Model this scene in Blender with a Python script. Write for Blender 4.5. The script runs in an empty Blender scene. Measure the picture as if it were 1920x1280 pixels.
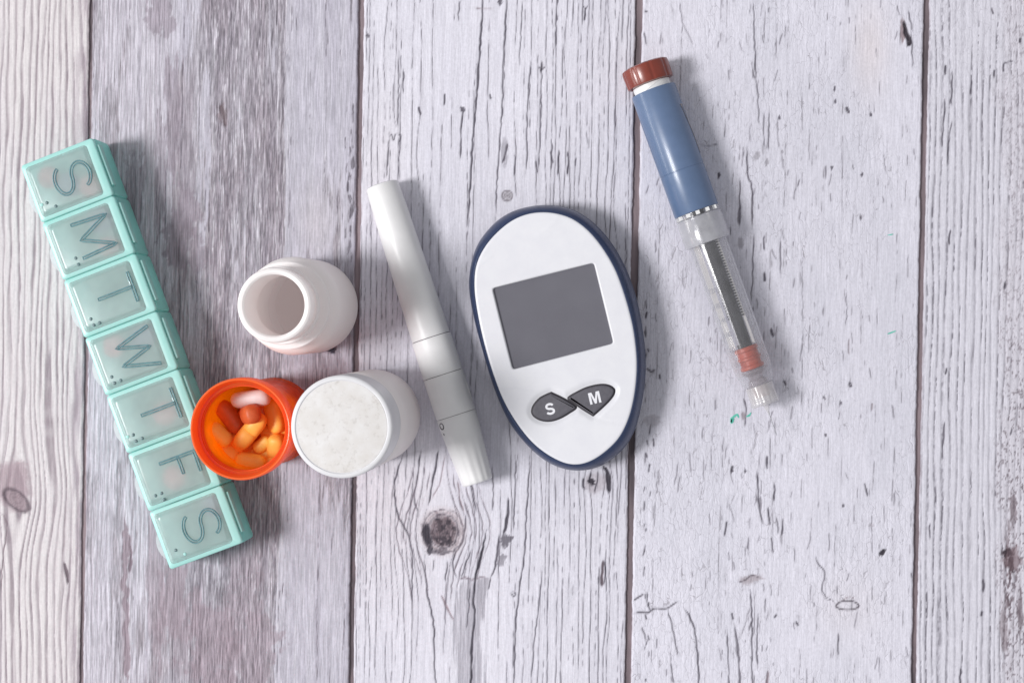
import bpy, bmesh, math, random
import numpy as np
from mathutils import Vector, Matrix, Euler, Quaternion

R = math.radians
S = bpy.context.scene
COL = S.collection
MM = 0.001

# ------------------------------------------------------------------ camera
F_PX = 3400.0                       # focal length in pixels of the 1920 px wide photograph
CAM_D = F_PX * 0.1922 * MM          # distance to the table along the optical axis
CAM_ROT = Euler((-0.012, 0.085, 0.0), 'XYZ')
RM = np.array(CAM_ROT.to_matrix())
CAM_POS = RM @ np.array([0.0, 0.0, CAM_D])
cam_data = bpy.data.cameras.new('camera')
cam_data.sensor_width = 36.0
cam_data.lens = F_PX / 1920.0 * 36.0
cam_data.clip_start = 0.01
cam_data.clip_end = 50.0
cam = bpy.data.objects.new('camera', cam_data)
cam.location = CAM_POS
cam.rotation_euler = CAM_ROT
COL.objects.link(cam)
S.camera = cam

# ------------------------------------------------------------------ world, lamps, exposure
world = bpy.data.worlds.new('World')
S.world = world
world.use_nodes = True
bg = world.node_tree.nodes['Background']
bg.inputs['Color'].default_value = (0.97, 0.98, 1.0, 1.0)
bg.inputs['Strength'].default_value = 0.46
key_dir = Vector((-math.cos(R(53)) * math.cos(R(7)), -math.cos(R(53)) * math.sin(R(7)), math.sin(R(53))))
ld = bpy.data.lights.new('window_light', 'AREA')
ld.shape = 'RECTANGLE'
ld.size = 0.40
ld.size_y = 0.46
ld.energy = 26.5
ld.color = (1.0, 0.99, 0.985)
lo = bpy.data.objects.new('window_light', ld)
lo.location = key_dir * 1.8
lo.rotation_euler = key_dir.to_track_quat('Z', 'Y').to_euler()
COL.objects.link(lo)

side_dir = Vector((-math.cos(R(15)) * math.cos(R(4)), -math.cos(R(15)) * math.sin(R(4)), math.sin(R(15))))
sl_ = bpy.data.lights.new('low_window_light', 'AREA')
sl_.shape = 'RECTANGLE'; sl_.size = 1.4; sl_.size_y = 0.24
sl_.energy = 9.0; sl_.color = (1.0, 0.99, 0.985)
so_ = bpy.data.objects.new('low_window_light', sl_)
so_.location = side_dir * 1.75
so_.rotation_euler = side_dir.to_track_quat('Z', 'Y').to_euler()
COL.objects.link(so_)

S.view_settings.view_transform = 'Standard'
S.view_settings.look = 'None'
S.view_settings.exposure = 0.0
S.view_settings.gamma = 1.0
S.render.engine = 'CYCLES'
S.cycles.use_denoising = True
S.cycles.max_bounces = 16
S.cycles.diffuse_bounces = 10
S.cycles.glossy_bounces = 6
S.cycles.transparent_max_bounces = 24
S.cycles.transmission_bounces = 12
S.cycles.caustics_refractive = True
S.cycles.caustics_reflective = False
S.cycles.sample_clamp_indirect = 4.0
S.render.filter_size = 1.3 if hasattr(S.render, 'filter_size') else 1.5

# ------------------------------------------------------------------ helpers
def P(px, py, z=0.0):
    """point of the place seen at photograph pixel (px, py) at height z"""
    px = np.asarray(px, float); py = np.asarray(py, float)
    d = np.stack([(px - 960) / F_PX, (640 - py) / F_PX, -np.ones_like(px)], -1) @ RM.T
    t = (z - CAM_POS[2]) / d[..., 2]
    return CAM_POS + d * t[..., None]

def PV(px, py, z=0.0):
    return Vector(P(px, py, z))

def pxs(px, py, z=0.0):
    """metres per photograph pixel at that spot"""
    return float(np.linalg.norm(P(px + 1, py, z) - P(px, py, z)))

def lin(c):
    c = np.asarray(c, float) / 255.0
    return np.where(c <= 0.04045, c / 12.92, ((c + 0.055) / 1.055) ** 2.4)

def rgb(r, g, b, k=1.0):
    v = lin((r, g, b)) * k
    return (float(v[0]), float(v[1]), float(v[2]), 1.0)

def link(name, me, mat, parent=None, smooth=None):
    o = bpy.data.objects.new(name, me)
    COL.objects.link(o)
    if mat: me.materials.append(mat)
    if parent: o.parent = parent
    if smooth is not None:
        me.polygons.foreach_set('use_smooth', [True] * len(me.polygons))
        me.set_sharp_from_angle(angle=R(smooth))
    return o

def thing(name, label, cat, loc=(0, 0, 0), rot=None, group=None):
    o = bpy.data.objects.new(name, None)
    COL.objects.link(o)
    o.location = loc
    if rot is not None:
        o.rotation_mode = 'QUATERNION'
        o.rotation_quaternion = rot
    o.empty_display_size = 0.01
    o['label'] = label
    o['category'] = cat
    if group: o['group'] = group
    return o

def tag(o, label, cat, group=None):
    o['label'] = label; o['category'] = cat
    if group: o['group'] = group
    return o

class MB:
    """collects shapes into one mesh"""
    def __init__(self): self.v = []; self.f = []
    def add(self, vs, fs):
        b = len(self.v)
        self.v += [tuple(map(float, p)) for p in vs]
        self.f += [tuple(b + i for i in f) for f in fs]
        return self
    def loft(self, rings, cap0=True, cap1=True, closed=True):
        n = len(rings[0]); b = len(self.v)
        for r in rings: self.v += [tuple(map(float, p)) for p in r]
        for k in range(len(rings) - 1):
            for i in range(n if closed else n - 1):
                j = (i + 1) % n
                self.f.append((b + k * n + i, b + k * n + j, b + (k + 1) * n + j, b + (k + 1) * n + i))
        if cap0: self.f.append(tuple(b + i for i in reversed(range(n))))
        if cap1: self.f.append(tuple(b + (len(rings) - 1) * n + i for i in range(n)))
        return self
    def lathe(self, prof, n=72, axis='z', origin=(0, 0, 0), fn=None):
        """prof: list of (radius, along) in mm; fn(theta, r, a) may alter the radius"""
        rings = []
        for r, a in prof:
            ring = []
            for i in range(n):
                t = 2 * math.pi * i / n
                rr = fn(t, r, a) if fn else r
                if axis == 'z': p = (rr * math.cos(t), rr * math.sin(t), a)
                else: p = (a, rr * math.cos(t), rr * math.sin(t))
                ring.append([(p[k]) * MM + origin[k] for k in range(3)])
            rings.append(ring)
        if prof[0][0] > 0.05 and prof[-1][0] > 0.05 and len(prof) > 2:
            return self.loft(rings + [rings[0]], False, False)
        return self.loft(rings, True, True)
    def tube(self, pts, rad, n=8, caps=True):
        pts = [Vector(p) for p in pts]
        rings = []
        up = Vector((0, 0, 1))
        for i, p in enumerate(pts):
            d = (pts[min(i + 1, len(pts) - 1)] - pts[max(i - 1, 0)]).normalized()
            a = d.cross(up)
            if a.length < 1e-5: a = d.cross(Vector((1, 0, 0)))
            a.normalize(); b = a.cross(d).normalized()
            r = rad[i] if hasattr(rad, '__len__') else rad
            rings.append([p + (a * math.cos(2 * math.pi * k / n) + b * math.sin(2 * math.pi * k / n)) * r for k in range(n)])
        return self.loft(rings, caps, caps)
    def box(self, c, s):
        x, y, z = c; a, b, d = s[0] / 2, s[1] / 2, s[2] / 2
        vs = [(x + i * a, y + j * b, z + k * d) for k in (-1, 1) for j in (-1, 1) for i in (-1, 1)]
        return self.add(vs, [(0, 2, 3, 1), (4, 5, 7, 6), (0, 1, 5, 4), (2, 6, 7, 3), (0, 4, 6, 2), (1, 3, 7, 5)])
    def build(self, name, mat, parent=None, smooth=40):
        me = bpy.data.meshes.new(name)
        me.from_pydata(self.v, [], self.f)
        bm = bmesh.new(); bm.from_mesh(me)
        bmesh.ops.recalc_face_normals(bm, faces=bm.faces)
        bm.to_mesh(me); bm.free()
        me.update()
        return link(name, me, mat, parent, smooth)

def rrect(w, h, r, n=6, cx=0.0, cy=0.0):
    pts = []
    r = max(min(r, w / 2 - 1e-7, h / 2 - 1e-7), 1e-7)
    for sx, sy, a0 in ((1, 1, 0), (-1, 1, 90), (-1, -1, 180), (1, -1, 270)):
        for i in range(n + 1):
            a = R(a0 + 90 * i / n)
            pts.append((cx + sx * (w / 2 - r) + r * math.cos(a), cy + sy * (h / 2 - r) + r * math.sin(a)))
    return pts

def ring(pts, z): return [(p[0], p[1], z) for p in pts]

def catmull(pts, n, closed=True):
    pts = np.asarray(pts, float); m = len(pts); out = []
    segs = m if closed else m - 1
    dense = []
    for i in range(segs):
        if closed: p0, p1, p2, p3 = pts[i - 1], pts[i], pts[(i + 1) % m], pts[(i + 2) % m]
        else: p0, p1, p2, p3 = pts[max(i - 1, 0)], pts[i], pts[i + 1], pts[min(i + 2, m - 1)]
        for k in range(24):
            t = k / 24
            dense.append(0.5 * ((2 * p1) + (-p0 + p2) * t + (2 * p0 - 5 * p1 + 4 * p2 - p3) * t * t + (-p0 + 3 * p1 - 3 * p2 + p3) * t ** 3))
    dense.append(pts[0] if closed else pts[-1])
    dense = np.array(dense)
    s = np.concatenate([[0], np.cumsum(np.linalg.norm(np.diff(dense, axis=0), axis=1))])
    q = np.linspace(0, s[-1], n, endpoint=not closed)
    return np.stack([np.interp(q, s, dense[:, k]) for k in range(dense.shape[1])], -1)

def smooth_closed(p, it=2):
    for _ in range(it): p = 0.25 * np.roll(p, 1, 0) + 0.5 * p + 0.25 * np.roll(p, -1, 0)
    return p

def offset(p, d):
    """move a closed counter-clockwise 2-D outline inwards by d"""
    t = np.roll(p, -1, 0) - np.roll(p, 1, 0)
    t /= np.linalg.norm(t, axis=1)[:, None] + 1e-12
    nrm = np.stack([-t[:, 1], t[:, 0]], -1)
    return p + nrm * d

def ccw(p):
    a = np.sum(p[:, 0] * np.roll(p[:, 1], -1) - np.roll(p[:, 0], -1) * p[:, 1])
    return p if a > 0 else p[::-1]

# ------------------------------------------------------------------ materials
def nodes(name):
    m = bpy.data.materials.new(name)
    m.use_nodes = True
    nt = m.node_tree
    nt.nodes.clear()
    out = nt.nodes.new('ShaderNodeOutputMaterial')
    return m, nt, out

def N(nt, typ, **kw):
    n = nt.nodes.new(typ)
    for k, v in kw.items():
        if k in n.inputs: n.inputs[k].default_value = v
        else: setattr(n, k, v)
    return n

def noise(nt, scale, detail=3.0, rough=0.55, vec=None, stretch=None):
    tc = N(nt, 'ShaderNodeTexCoord')
    src = tc.outputs['Object']
    if stretch:
        mp = N(nt, 'ShaderNodeMapping'); mp.inputs['Scale'].default_value = stretch
        nt.links.new(src, mp.inputs['Vector']); src = mp.outputs['Vector']
    n = N(nt, 'ShaderNodeTexNoise')
    n.inputs['Scale'].default_value = scale
    n.inputs['Detail'].default_value = detail
    n.inputs['Roughness'].default_value = rough
    nt.links.new(src, n.inputs['Vector'])
    return n

def ramp(nt, src, a, b, p0=0.35, p1=0.65):
    r = N(nt, 'ShaderNodeValToRGB')
    r.color_ramp.elements[0].position = p0; r.color_ramp.elements[0].color = a
    r.color_ramp.elements[1].position = p1; r.color_ramp.elements[1].color = b
    nt.links.new(src, r.inputs['Fac'])
    return r.outputs['Color']

def plastic(name, c0, c1=None, rough=0.4, scale=300, bump=0.03, coat=0.0, transmit=None, tcol=None, metallic=0.0, spec=0.5, stretch=None):
    """a dielectric with slightly uneven colour and grain; transmit adds light passing through thin walls"""
    m, nt, out = nodes(name)
    c1 = c1 or c0
    n = noise(nt, scale, 4.0, 0.6, stretch=stretch)
    p = N(nt, 'ShaderNodeBsdfPrincipled')
    nt.links.new(ramp(nt, n.outputs['Fac'], c0, c1), p.inputs['Base Color'])
    p.inputs['Roughness'].default_value = rough
    p.inputs['Metallic'].default_value = metallic
    p.inputs['Specular IOR Level'].default_value = spec
    p.inputs['Coat Weight'].default_value = coat
    p.inputs['Coat Roughness'].default_value = 0.12
    if bump:
        f = noise(nt, scale * 4, 2.0)
        b = N(nt, 'ShaderNodeBump'); b.inputs['Strength'].default_value = bump; b.inputs['Distance'].default_value = 0.0003
        nt.links.new(f.outputs['Fac'], b.inputs['Height']); nt.links.new(b.outputs['Normal'], p.inputs['Normal'])
    sh = p.outputs['BSDF']
    if transmit:
        t = N(nt, 'ShaderNodeBsdfTranslucent'); t.inputs['Color'].default_value = tcol or c0
        mx = N(nt, 'ShaderNodeMixShader'); mx.inputs['Fac'].default_value = transmit
        nt.links.new(sh, mx.inputs[1]); nt.links.new(t.outputs['BSDF'], mx.inputs[2]); sh = mx.outputs['Shader']
    nt.links.new(sh, out.inputs['Surface'])
    return m

def schlick(nt, f0, fmax=1.0):
    lw = N(nt, 'ShaderNodeLayerWeight'); lw.inputs['Blend'].default_value = 0.5
    pw = N(nt, 'ShaderNodeMath', operation='POWER'); pw.inputs[1].default_value = 4.0
    nt.links.new(lw.outputs['Facing'], pw.inputs[0])
    ma = N(nt, 'ShaderNodeMath', operation='MULTIPLY_ADD', use_clamp=True); ma.inputs[1].default_value = fmax - f0; ma.inputs[2].default_value = f0
    nt.links.new(pw.outputs['Value'], ma.inputs[0])
    return ma.outputs['Value']

def clear(name, tint, haze, hazecol, rough=0.06, trans=0.0, tcol=None, ior=1.45, scale=250, edge=0.0, f0=.04, fmax=.6):
    """thin clear plastic: light passes, a fresnel gloss on top, a little milky haze"""
    m, nt, out = nodes(name)
    tr = N(nt, 'ShaderNodeBsdfTransparent'); tr.inputs['Color'].default_value = tint
    df = N(nt, 'ShaderNodeBsdfDiffuse'); df.inputs['Color'].default_value = hazecol
    base2 = df.outputs['BSDF']
    if trans:
        tl = N(nt, 'ShaderNodeBsdfTranslucent'); tl.inputs['Color'].default_value = tcol or hazecol
        m2 = N(nt, 'ShaderNodeMixShader'); m2.inputs['Fac'].default_value = trans
        nt.links.new(base2, m2.inputs[1]); nt.links.new(tl.outputs['BSDF'], m2.inputs[2]); base2 = m2.outputs['Shader']
    n = noise(nt, scale, 3.0)
    mr = N(nt, 'ShaderNodeMapRange'); mr.inputs['To Min'].default_value = haze * .5; mr.inputs['To Max'].default_value = min(1, haze * 1.5)
    nt.links.new(n.outputs['Fac'], mr.inputs['Value'])
    mx = N(nt, 'ShaderNodeMixShader')
    lw = N(nt, 'ShaderNodeLayerWeight'); lw.inputs['Blend'].default_value = 0.5
    pw = N(nt, 'ShaderNodeMath', operation='POWER'); pw.inputs[1].default_value = 2.2
    nt.links.new(lw.outputs['Facing'], pw.inputs[0])
    ea = N(nt, 'ShaderNodeMath', operation='MULTIPLY_ADD', use_clamp=True); ea.inputs[1].default_value = edge
    nt.links.new(pw.outputs['Value'], ea.inputs[0]); nt.links.new(mr.outputs['Result'], ea.inputs[2])
    nt.links.new(ea.outputs['Value'], mx.inputs['Fac'])
    nt.links.new(tr.outputs['BSDF'], mx.inputs[1]); nt.links.new(base2, mx.inputs[2])
    gl = N(nt, 'ShaderNodeBsdfGlossy'); gl.inputs['Roughness'].default_value = rough; gl.inputs['Color'].default_value = (1, 1, 1, 1)
    m3 = N(nt, 'ShaderNodeMixShader')
    nt.links.new(schlick(nt, f0, fmax), m3.inputs['Fac'])
    nt.links.new(mx.outputs['Shader'], m3.inputs[1]); nt.links.new(gl.outputs['BSDF'], m3.inputs[2])
    nt.links.new(m3.outputs['Shader'], out.inputs['Surface'])
    return m

def frosted(name, tint, milk, milkcol, rough=0.25, trans=0.5):
    """frosted plastic sheet: blurs what lies below, partly milky"""
    m, nt, out = nodes(name)
    rf = N(nt, 'ShaderNodeBsdfRefraction'); rf.inputs['Color'].default_value = tint; rf.inputs['Roughness'].default_value = rough; rf.inputs['IOR'].default_value = 1.25
    df = N(nt, 'ShaderNodeBsdfDiffuse'); df.inputs['Color'].default_value = milkcol
    tl = N(nt, 'ShaderNodeBsdfTranslucent'); tl.inputs['Color'].default_value = milkcol
    m2 = N(nt, 'ShaderNodeMixShader'); m2.inputs['Fac'].default_value = trans
    nt.links.new(df.outputs['BSDF'], m2.inputs[1]); nt.links.new(tl.outputs['BSDF'], m2.inputs[2])
    n = noise(nt, 120, 2.0)
    mr = N(nt, 'ShaderNodeMapRange'); mr.inputs['To Min'].default_value = milk - 0.08; mr.inputs['To Max'].default_value = milk + 0.08
    nt.links.new(n.outputs['Fac'], mr.inputs['Value'])
    mx = N(nt, 'ShaderNodeMixShader'); nt.links.new(mr.outputs['Result'], mx.inputs['Fac'])
    nt.links.new(rf.outputs['BSDF'], mx.inputs[1]); nt.links.new(m2.outputs['Shader'], mx.inputs[2])
    gl = N(nt, 'ShaderNodeBsdfGlossy'); gl.inputs['Roughness'].default_value = 0.2
    m3 = N(nt, 'ShaderNodeMixShader'); nt.links.new(schlick(nt, .04), m3.inputs['Fac'])
    nt.links.new(mx.outputs['Shader'], m3.inputs[1]); nt.links.new(gl.outputs['BSDF'], m3.inputs[2])
    nt.links.new(m3.outputs['Shader'], out.inputs['Surface'])
    return m

def wood_material():
    """painted board: colour and crackle amount come from the mesh, fibres, crackle and grit from nodes"""
    m, nt, out = nodes('painted_weathered_wood')
    L = nt.links.new
    col = N(nt, 'ShaderNodeAttribute', attribute_name='paint')
    crk = N(nt, 'ShaderNodeAttribute', attribute_name='crackle')
    guv = N(nt, 'ShaderNodeAttribute', attribute_name='grain')
    def mapped(sx, sy):
        mp = N(nt, 'ShaderNodeMapping'); mp.inputs['Scale'].default_value = (sx, sy, 1.0)
        L(guv.outputs['Vector'], mp.inputs['Vector']); return mp.outputs['Vector']
    # fibres
    fb = N(nt, 'ShaderNodeTexNoise'); fb.inputs['Scale'].default_value = 1.0; fb.inputs['Detail'].default_value = 4.0; fb.inputs['Roughness'].default_value = 0.65
    L(mapped(0.30, 0.018), fb.inputs['Vector'])
    gr = N(nt, 'ShaderNodeTexNoise'); gr.inputs['Scale'].default_value = 1.0; gr.inputs['Detail'].default_value = 3.0; gr.inputs['Roughness'].default_value = 0.7
    L(mapped(0.22, 0.16), gr.inputs['Vector'])
    # crackle
    dn = N(nt, 'ShaderNodeTexNoise'); dn.inputs['Scale'].default_value = 1.0; dn.inputs['Detail'].default_value = 3.0
    L(mapped(0.07, 0.05), dn.inputs['Vector'])
    add = N(nt, 'ShaderNodeVectorMath', operation='MULTIPLY_ADD')
    L(dn.outputs['Color'], add.inputs[0]); add.inputs[1].default_value = (1.6, 1.6, 0); L(mapped(0.105, 0.038), add.inputs[2])
    vo = N(nt, 'ShaderNodeTexVoronoi', feature='DISTANCE_TO_EDGE'); vo.inputs['Scale'].default_value = 1.0
    L(add.outputs['Vector'], vo.inputs['Vector'])
    pm = N(nt, 'ShaderNodeTexNoise'); pm.inputs['Scale'].default_value = 1.0; pm.inputs['Detail'].default_value = 3.0; pm.inputs['Roughness'].default_value = 0.7
    L(mapped(0.045, 0.020), pm.inputs['Vector'])
    wid = N(nt, 'ShaderNodeMapRange'); wid.inputs['From Min'].default_value = 0.40; wid.inputs['From Max'].default_value = 0.76
    wid.inputs['To Min'].default_value = 0.0; wid.inputs['To Max'].default_value = 0.042
    L(pm.outputs['Fac'], wid.inputs['Value'])
    w2 = N(nt, 'ShaderNodeMath', operation='MULTIPLY'); L(wid.outputs['Result'], w2.inputs[0]); L(crk.outputs['Fac'], w2.inputs[1])
    sub = N(nt, 'ShaderNodeMath', operation='SUBTRACT'); L(w2.outputs['Value'], sub.inputs[0]); L(vo.outputs['Distance'], sub.inputs[1])
    line = N(nt, 'ShaderNodeMapRange'); line.inputs['From Min'].default_value = -0.012; line.inputs['From Max'].default_value = 0.03
    L(sub.outputs['Value'], line.inputs['Value'])
    gate = N(nt, 'ShaderNodeMath', operation='MULTIPLY', use_clamp=True); L(line.outputs['Result'], gate.inputs[0]); 
    g2 = N(nt, 'ShaderNodeMapRange'); g2.inputs['From Min'].default_value = 0.02; g2.inputs['From Max'].default_value = 0.35
    L(crk.outputs['Fac'], g2.inputs['Value']); L(g2.outputs['Result'], gate.inputs[1])
    # colour
    f1 = N(nt, 'ShaderNodeMapRange'); f1.inputs['From Min'].default_value = 0.3; f1.inputs['From Max'].default_value = 0.7
    f1.inputs['To Min'].default_value = 0.93; f1.inputs['To Max'].default_value = 1.06; L(fb.outputs['Fac'], f1.inputs['Value'])
    f2 = N(nt, 'ShaderNodeMapRange'); f2.inputs['From Min'].default_value = 0.3; f2.inputs['From Max'].default_value = 0.7
    f2.inputs['To Min'].default_value = 0.93; f2.inputs['To Max'].default_value = 1.07; L(gr.outputs['Fac'], f2.inputs['Value'])
    mul = N(nt, 'ShaderNodeMath', operation='MULTIPLY'); L(f1.outputs['Result'], mul.inputs[0]); L(f2.outputs['Result'], mul.inputs[1])
    c1 = N(nt, 'ShaderNodeVectorMath', operation='SCALE'); L(col.outputs['Color'], c1.inputs[0]); L(mul.outputs['Value'], c1.inputs['Scale'])
    c2 = N(nt, 'ShaderNodeMix', data_type='RGBA')
    L(gate.outputs['Value'], c2.inputs['Factor']); L(c1.outputs['Vector'], c2.inputs['A']); c2.inputs['B'].default_value = rgb(158, 154, 163)
    gt = N(nt, 'ShaderNodeAttribute', attribute_name='grit')
    fk = N(nt, 'ShaderNodeTexNoise'); fk.inputs['Scale'].default_value = 1.0; fk.inputs['Detail'].default_value = 2.0; fk.inputs['Roughness'].default_value = 0.6
    L(mapped(0.38, 0.022), fk.inputs['Vector'])
    fd = N(nt, 'ShaderNodeMapRange'); fd.inputs['From Min'].default_value = .39; fd.inputs['From Max'].default_value = .61; fd.inputs['To Min'].default_value = -.5; fd.inputs['To Max'].default_value = .5
    L(fk.outputs['Fac'], fd.inputs['Value'])
    fm = N(nt, 'ShaderNodeMath', operation='MULTIPLY'); L(fd.outputs['Result'], fm.inputs[0]); L(gt.outputs['Fac'], fm.inputs[1])
    fa1 = N(nt, 'ShaderNodeMath', operation='ADD'); L(fm.outputs['Value'], fa1.inputs[0]); fa1.inputs[1].default_value = 1.0
    c3 = N(nt, 'ShaderNodeVectorMath', operation='SCALE'); L(c2.outputs['Result'], c3.inputs[0]); L(fa1.outputs['Value'], c3.inputs['Scale'])
    # relief: broad flakes, fibres, crackle
    h1 = N(nt, 'ShaderNodeMath', operation='MULTIPLY_ADD'); L(fb.outputs['Fac'], h1.inputs[0]); h1.inputs[1].default_value = 0.45; L(gr.outputs['Fac'], h1.inputs[2])
    vlim = N(nt, 'ShaderNodeMath', operation='MINIMUM'); L(vo.outputs['Distance'], vlim.inputs[0]); vlim.inputs[1].default_value = 0.12
    vm = N(nt, 'ShaderNodeMath', operation='MULTIPLY'); L(vlim.outputs['Value'], vm.inputs[0]); L(crk.outputs['Fac'], vm.inputs[1])
    h2 = N(nt, 'ShaderNodeMath', operation='MULTIPLY_ADD'); L(vm.outputs['Value'], h2.inputs[0]); h2.inputs[1].default_value = 7.5; L(h1.outputs['Value'], h2.inputs[2])
    h3 = N(nt, 'ShaderNodeMath', operation='MULTIPLY_ADD'); L(fm.outputs['Value'], h3.inputs[0]); h3.inputs[1].default_value = 1.6; L(h2.outputs['Value'], h3.inputs[2])
    bp = N(nt, 'ShaderNodeBump'); bp.inputs['Strength'].default_value = 0.55; bp.inputs['Distance'].default_value = 0.00012
    L(h3.outputs['Value'], bp.inputs['Height'])
    p = N(nt, 'ShaderNodeBsdfPrincipled'); p.inputs['Roughness'].default_value = 0.62; p.inputs['Specular IOR Level'].default_value = 0.25
    L(c3.outputs['Vector'], p.inputs['Base Color']); L(bp.outputs['Normal'], p.inputs['Normal'])
    L(p.outputs['BSDF'], out.inputs['Surface'])
    return m

# ================================================================== TABLETOP
_rng = np.random.RandomState(5)
_T = _rng.rand(64, 256, 256).astype(np.float32)
def vn(x, y, seed=0):
    t = _T[seed % 64]
    xi = np.floor(x).astype(int); yi = np.floor(y).astype(int)
    fx = x - xi; fy = y - yi
    fx = fx * fx * fx * (fx * (fx * 6 - 15) + 10); fy = fy * fy * fy * (fy * (fy * 6 - 15) + 10)
    a = xi & 255; b = yi & 255; a1 = (xi + 1) & 255; b1 = (yi + 1) & 255
    return (t[a, b] * (1 - fx) + t[a1, b] * fx) * (1 - fy) + (t[a, b1] * (1 - fx) + t[a1, b1] * fx) * fy
def fbm(x, y, seed=0, o=4, g=0.55):
    s = 0; a = 1; n = 0
    for k in range(o):
        s = s + a * vn(x * 2 ** k + 17.3 * k, y * 2 ** k + 9.1 * k, seed + k); n += a; a *= g
    return s / n
def sst(a, b, x):
    t = np.clip((x - a) / (b - a), 0, 1); return t * t * (3 - 2 * t)
def mixc(c, d, m):
    return c * (1 - m[..., None]) + np.asarray(d, float) * m[..., None]

def dist_poly(U, V, pts, closed=False):
    """distance to a polyline and the width parameter 0..1 along it (inf far away)"""
    pts = np.asarray(pts, float)
    D = np.full(U.shape, 1e6); T = np.zeros(U.shape)
    n = len(pts)
    for i in range(n if closed else n - 1):
        a = pts[i]; b = pts[(i + 1) % n]
        x0, x1 = min(a[0], b[0]) - 14, max(a[0], b[0]) + 14
        y0, y1 = min(a[1], b[1]) - 14, max(a[1], b[1]) + 14
        k = (U > x0) & (U < x1) & (V > y0) & (V < y1)
        if not k.any(): continue
        u = U[k] - a[0]; v = V[k] - a[1]; d = b - a; L2 = d @ d + 1e-9
        t = np.clip((u * d[0] + v * d[1]) / L2, 0, 1)
        dd = np.hypot(u - t * d[0], v - t * d[1])
        cur = D[k]; w = dd < cur
        cur[w] = dd[w]; D[k] = cur
        tt = T[k]; tt[w] = ((i + t) / max(n - 1, 1))[w]; T[k] = tt
    return D, T

def ink(Dm, w, soft=0.9):
    return 1 - sst(-soft, soft, Dm - w)

class Board:
    """paint state of one plank over its own grid, in photograph pixel units laid flat on the table"""
    def __init__(s, U, V, base):
        s.U, s.V = U, V
        s.G = U + 0.0164 * V
        s.c = np.zeros(U.shape + (3,)) + np.asarray(base, float)
        s.h = np.zeros(U.shape); s.k = np.zeros(U.shape); s.g = np.zeros(U.shape) + .10
    def tint(s, m, c): s.c = mixc(s.c, c, np.clip(m, 0, 1))
    def wob(s, pts, seed, amp=1.6):
        n = max(12, int(abs(pts[-1][1] - pts[0][1]) / 7) + len(pts) * 3)
        q = catmull(np.asarray(pts, float), n, closed=False)
        q[:, 0] += (vn(q[:, 1] / 9.0, q[:, 1] * 0 + seed, seed) - 0.5) * 2 * amp
        return q
    def crack(s, pts, w=1.3, c=(96, 92, 102), seed=1, depth=0.22, taper=True, amp=1.1, break_=0.0):
        w = w * 1.12 + .1
        q = s.wob(pts, seed, amp)
        D, t = dist_poly(s.U, s.V, q)
        ww = w * .5 * (0.55 + 0.9 * vn(s.V / 16.0, s.V * 0 + seed * 3.7, seed + 3))
        if taper: ww = (ww + .5) * sst(-.02, 0.14, t) * sst(-.02, 0.14, 1 - t) - .45
        if break_: ww = ww - 3 * break_ * sst(0.45, 0.75, vn(s.V / 30.0, s.V * 0 + seed, seed + 9))
        m = ink(D, ww)
        s.tint(m * 0.93, c); s.h -= depth * m * min(1, w)
        m2 = ink(D - 0.0, ww + 1.6, 1.6) * (1 - m)
        s.tint(m2 * 0.10, c); s.h += .05 * m2 * sst(-.2, .8, ww)
        return s
    def vline(s, x0, w=1.0, seed=1, thr=0.42, c=(105, 101, 110), warp=None, y0=-9e9, y1=9e9, amp=3.0, depth=0.16, lo=60.0):
        """a long grain crack that follows the board, broken along its length"""
        xs = x0 + (vn(s.V / 95.0, s.V * 0 + seed * 1.7, seed) - 0.5) * 2 * amp + (vn(s.V / 14.0, s.V * 0 + seed, seed + 5) - 0.5) * 1.0
        if warp is not None: xs = xs + warp(xs, s.V)
        d = np.abs(s.G - xs)
        prof = sst(thr, thr + 0.22, vn(s.V / lo, s.V * 0 + seed * 2.3, seed + 11) * 0.75 + 0.25 * vn(s.V / 11.0, s.V * 0 + seed, seed + 2))
        prof = prof * sst(y0, y0 + 40, s.V) * (1 - sst(y1 - 40, y1, s.V))
        ww = (w * .55 * (0.35 + 0.9 * vn(s.V / 21.0, s.V * 0 + seed, seed + 21)) + .4) * prof - .4
        m = ink(d, ww, 0.8) * sst(0.02, 0.35, prof)
        s.tint(m * 0.97, c); s.h -= depth * m
        hal = np.exp(-(d / 3.2) ** 2) * (0.35 + 0.65 * prof)
        s.tint(hal * 0.10, c); s.h += 0.05 * hal * (1 - m) * prof
    def blob(s, x, y, rx, ry, c, m=0.9, seed=1, rag=0.5, depth=0.2, soft=0.25, rot=0.0):
        u = s.U - x; v = s.V - y
        ca, sa = math.cos(R(rot)), math.sin(R(rot))
        u, v = u * ca + v * sa, -u * sa + v * ca
        r = np.hypot(u / rx, v / ry) + (fbm(s.U / (rx * 0.8), s.V / (ry * 0.6), seed, 4, 0.7) - 0.5) * 2 * rag
        k = 1 - sst(1 - soft, 1 + soft, r)
        s.tint(k * m, c); s.h -= depth * k
        return k

def knot_warp(kx, ky, A, sx, sy):
    def f(g, v):
        d = g - kx
        return A * np.tanh(d / 7.0) * np.exp(-np.abs(d) / sx) * np.exp(-((v - ky) / sy) ** 2)
    return f

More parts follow.
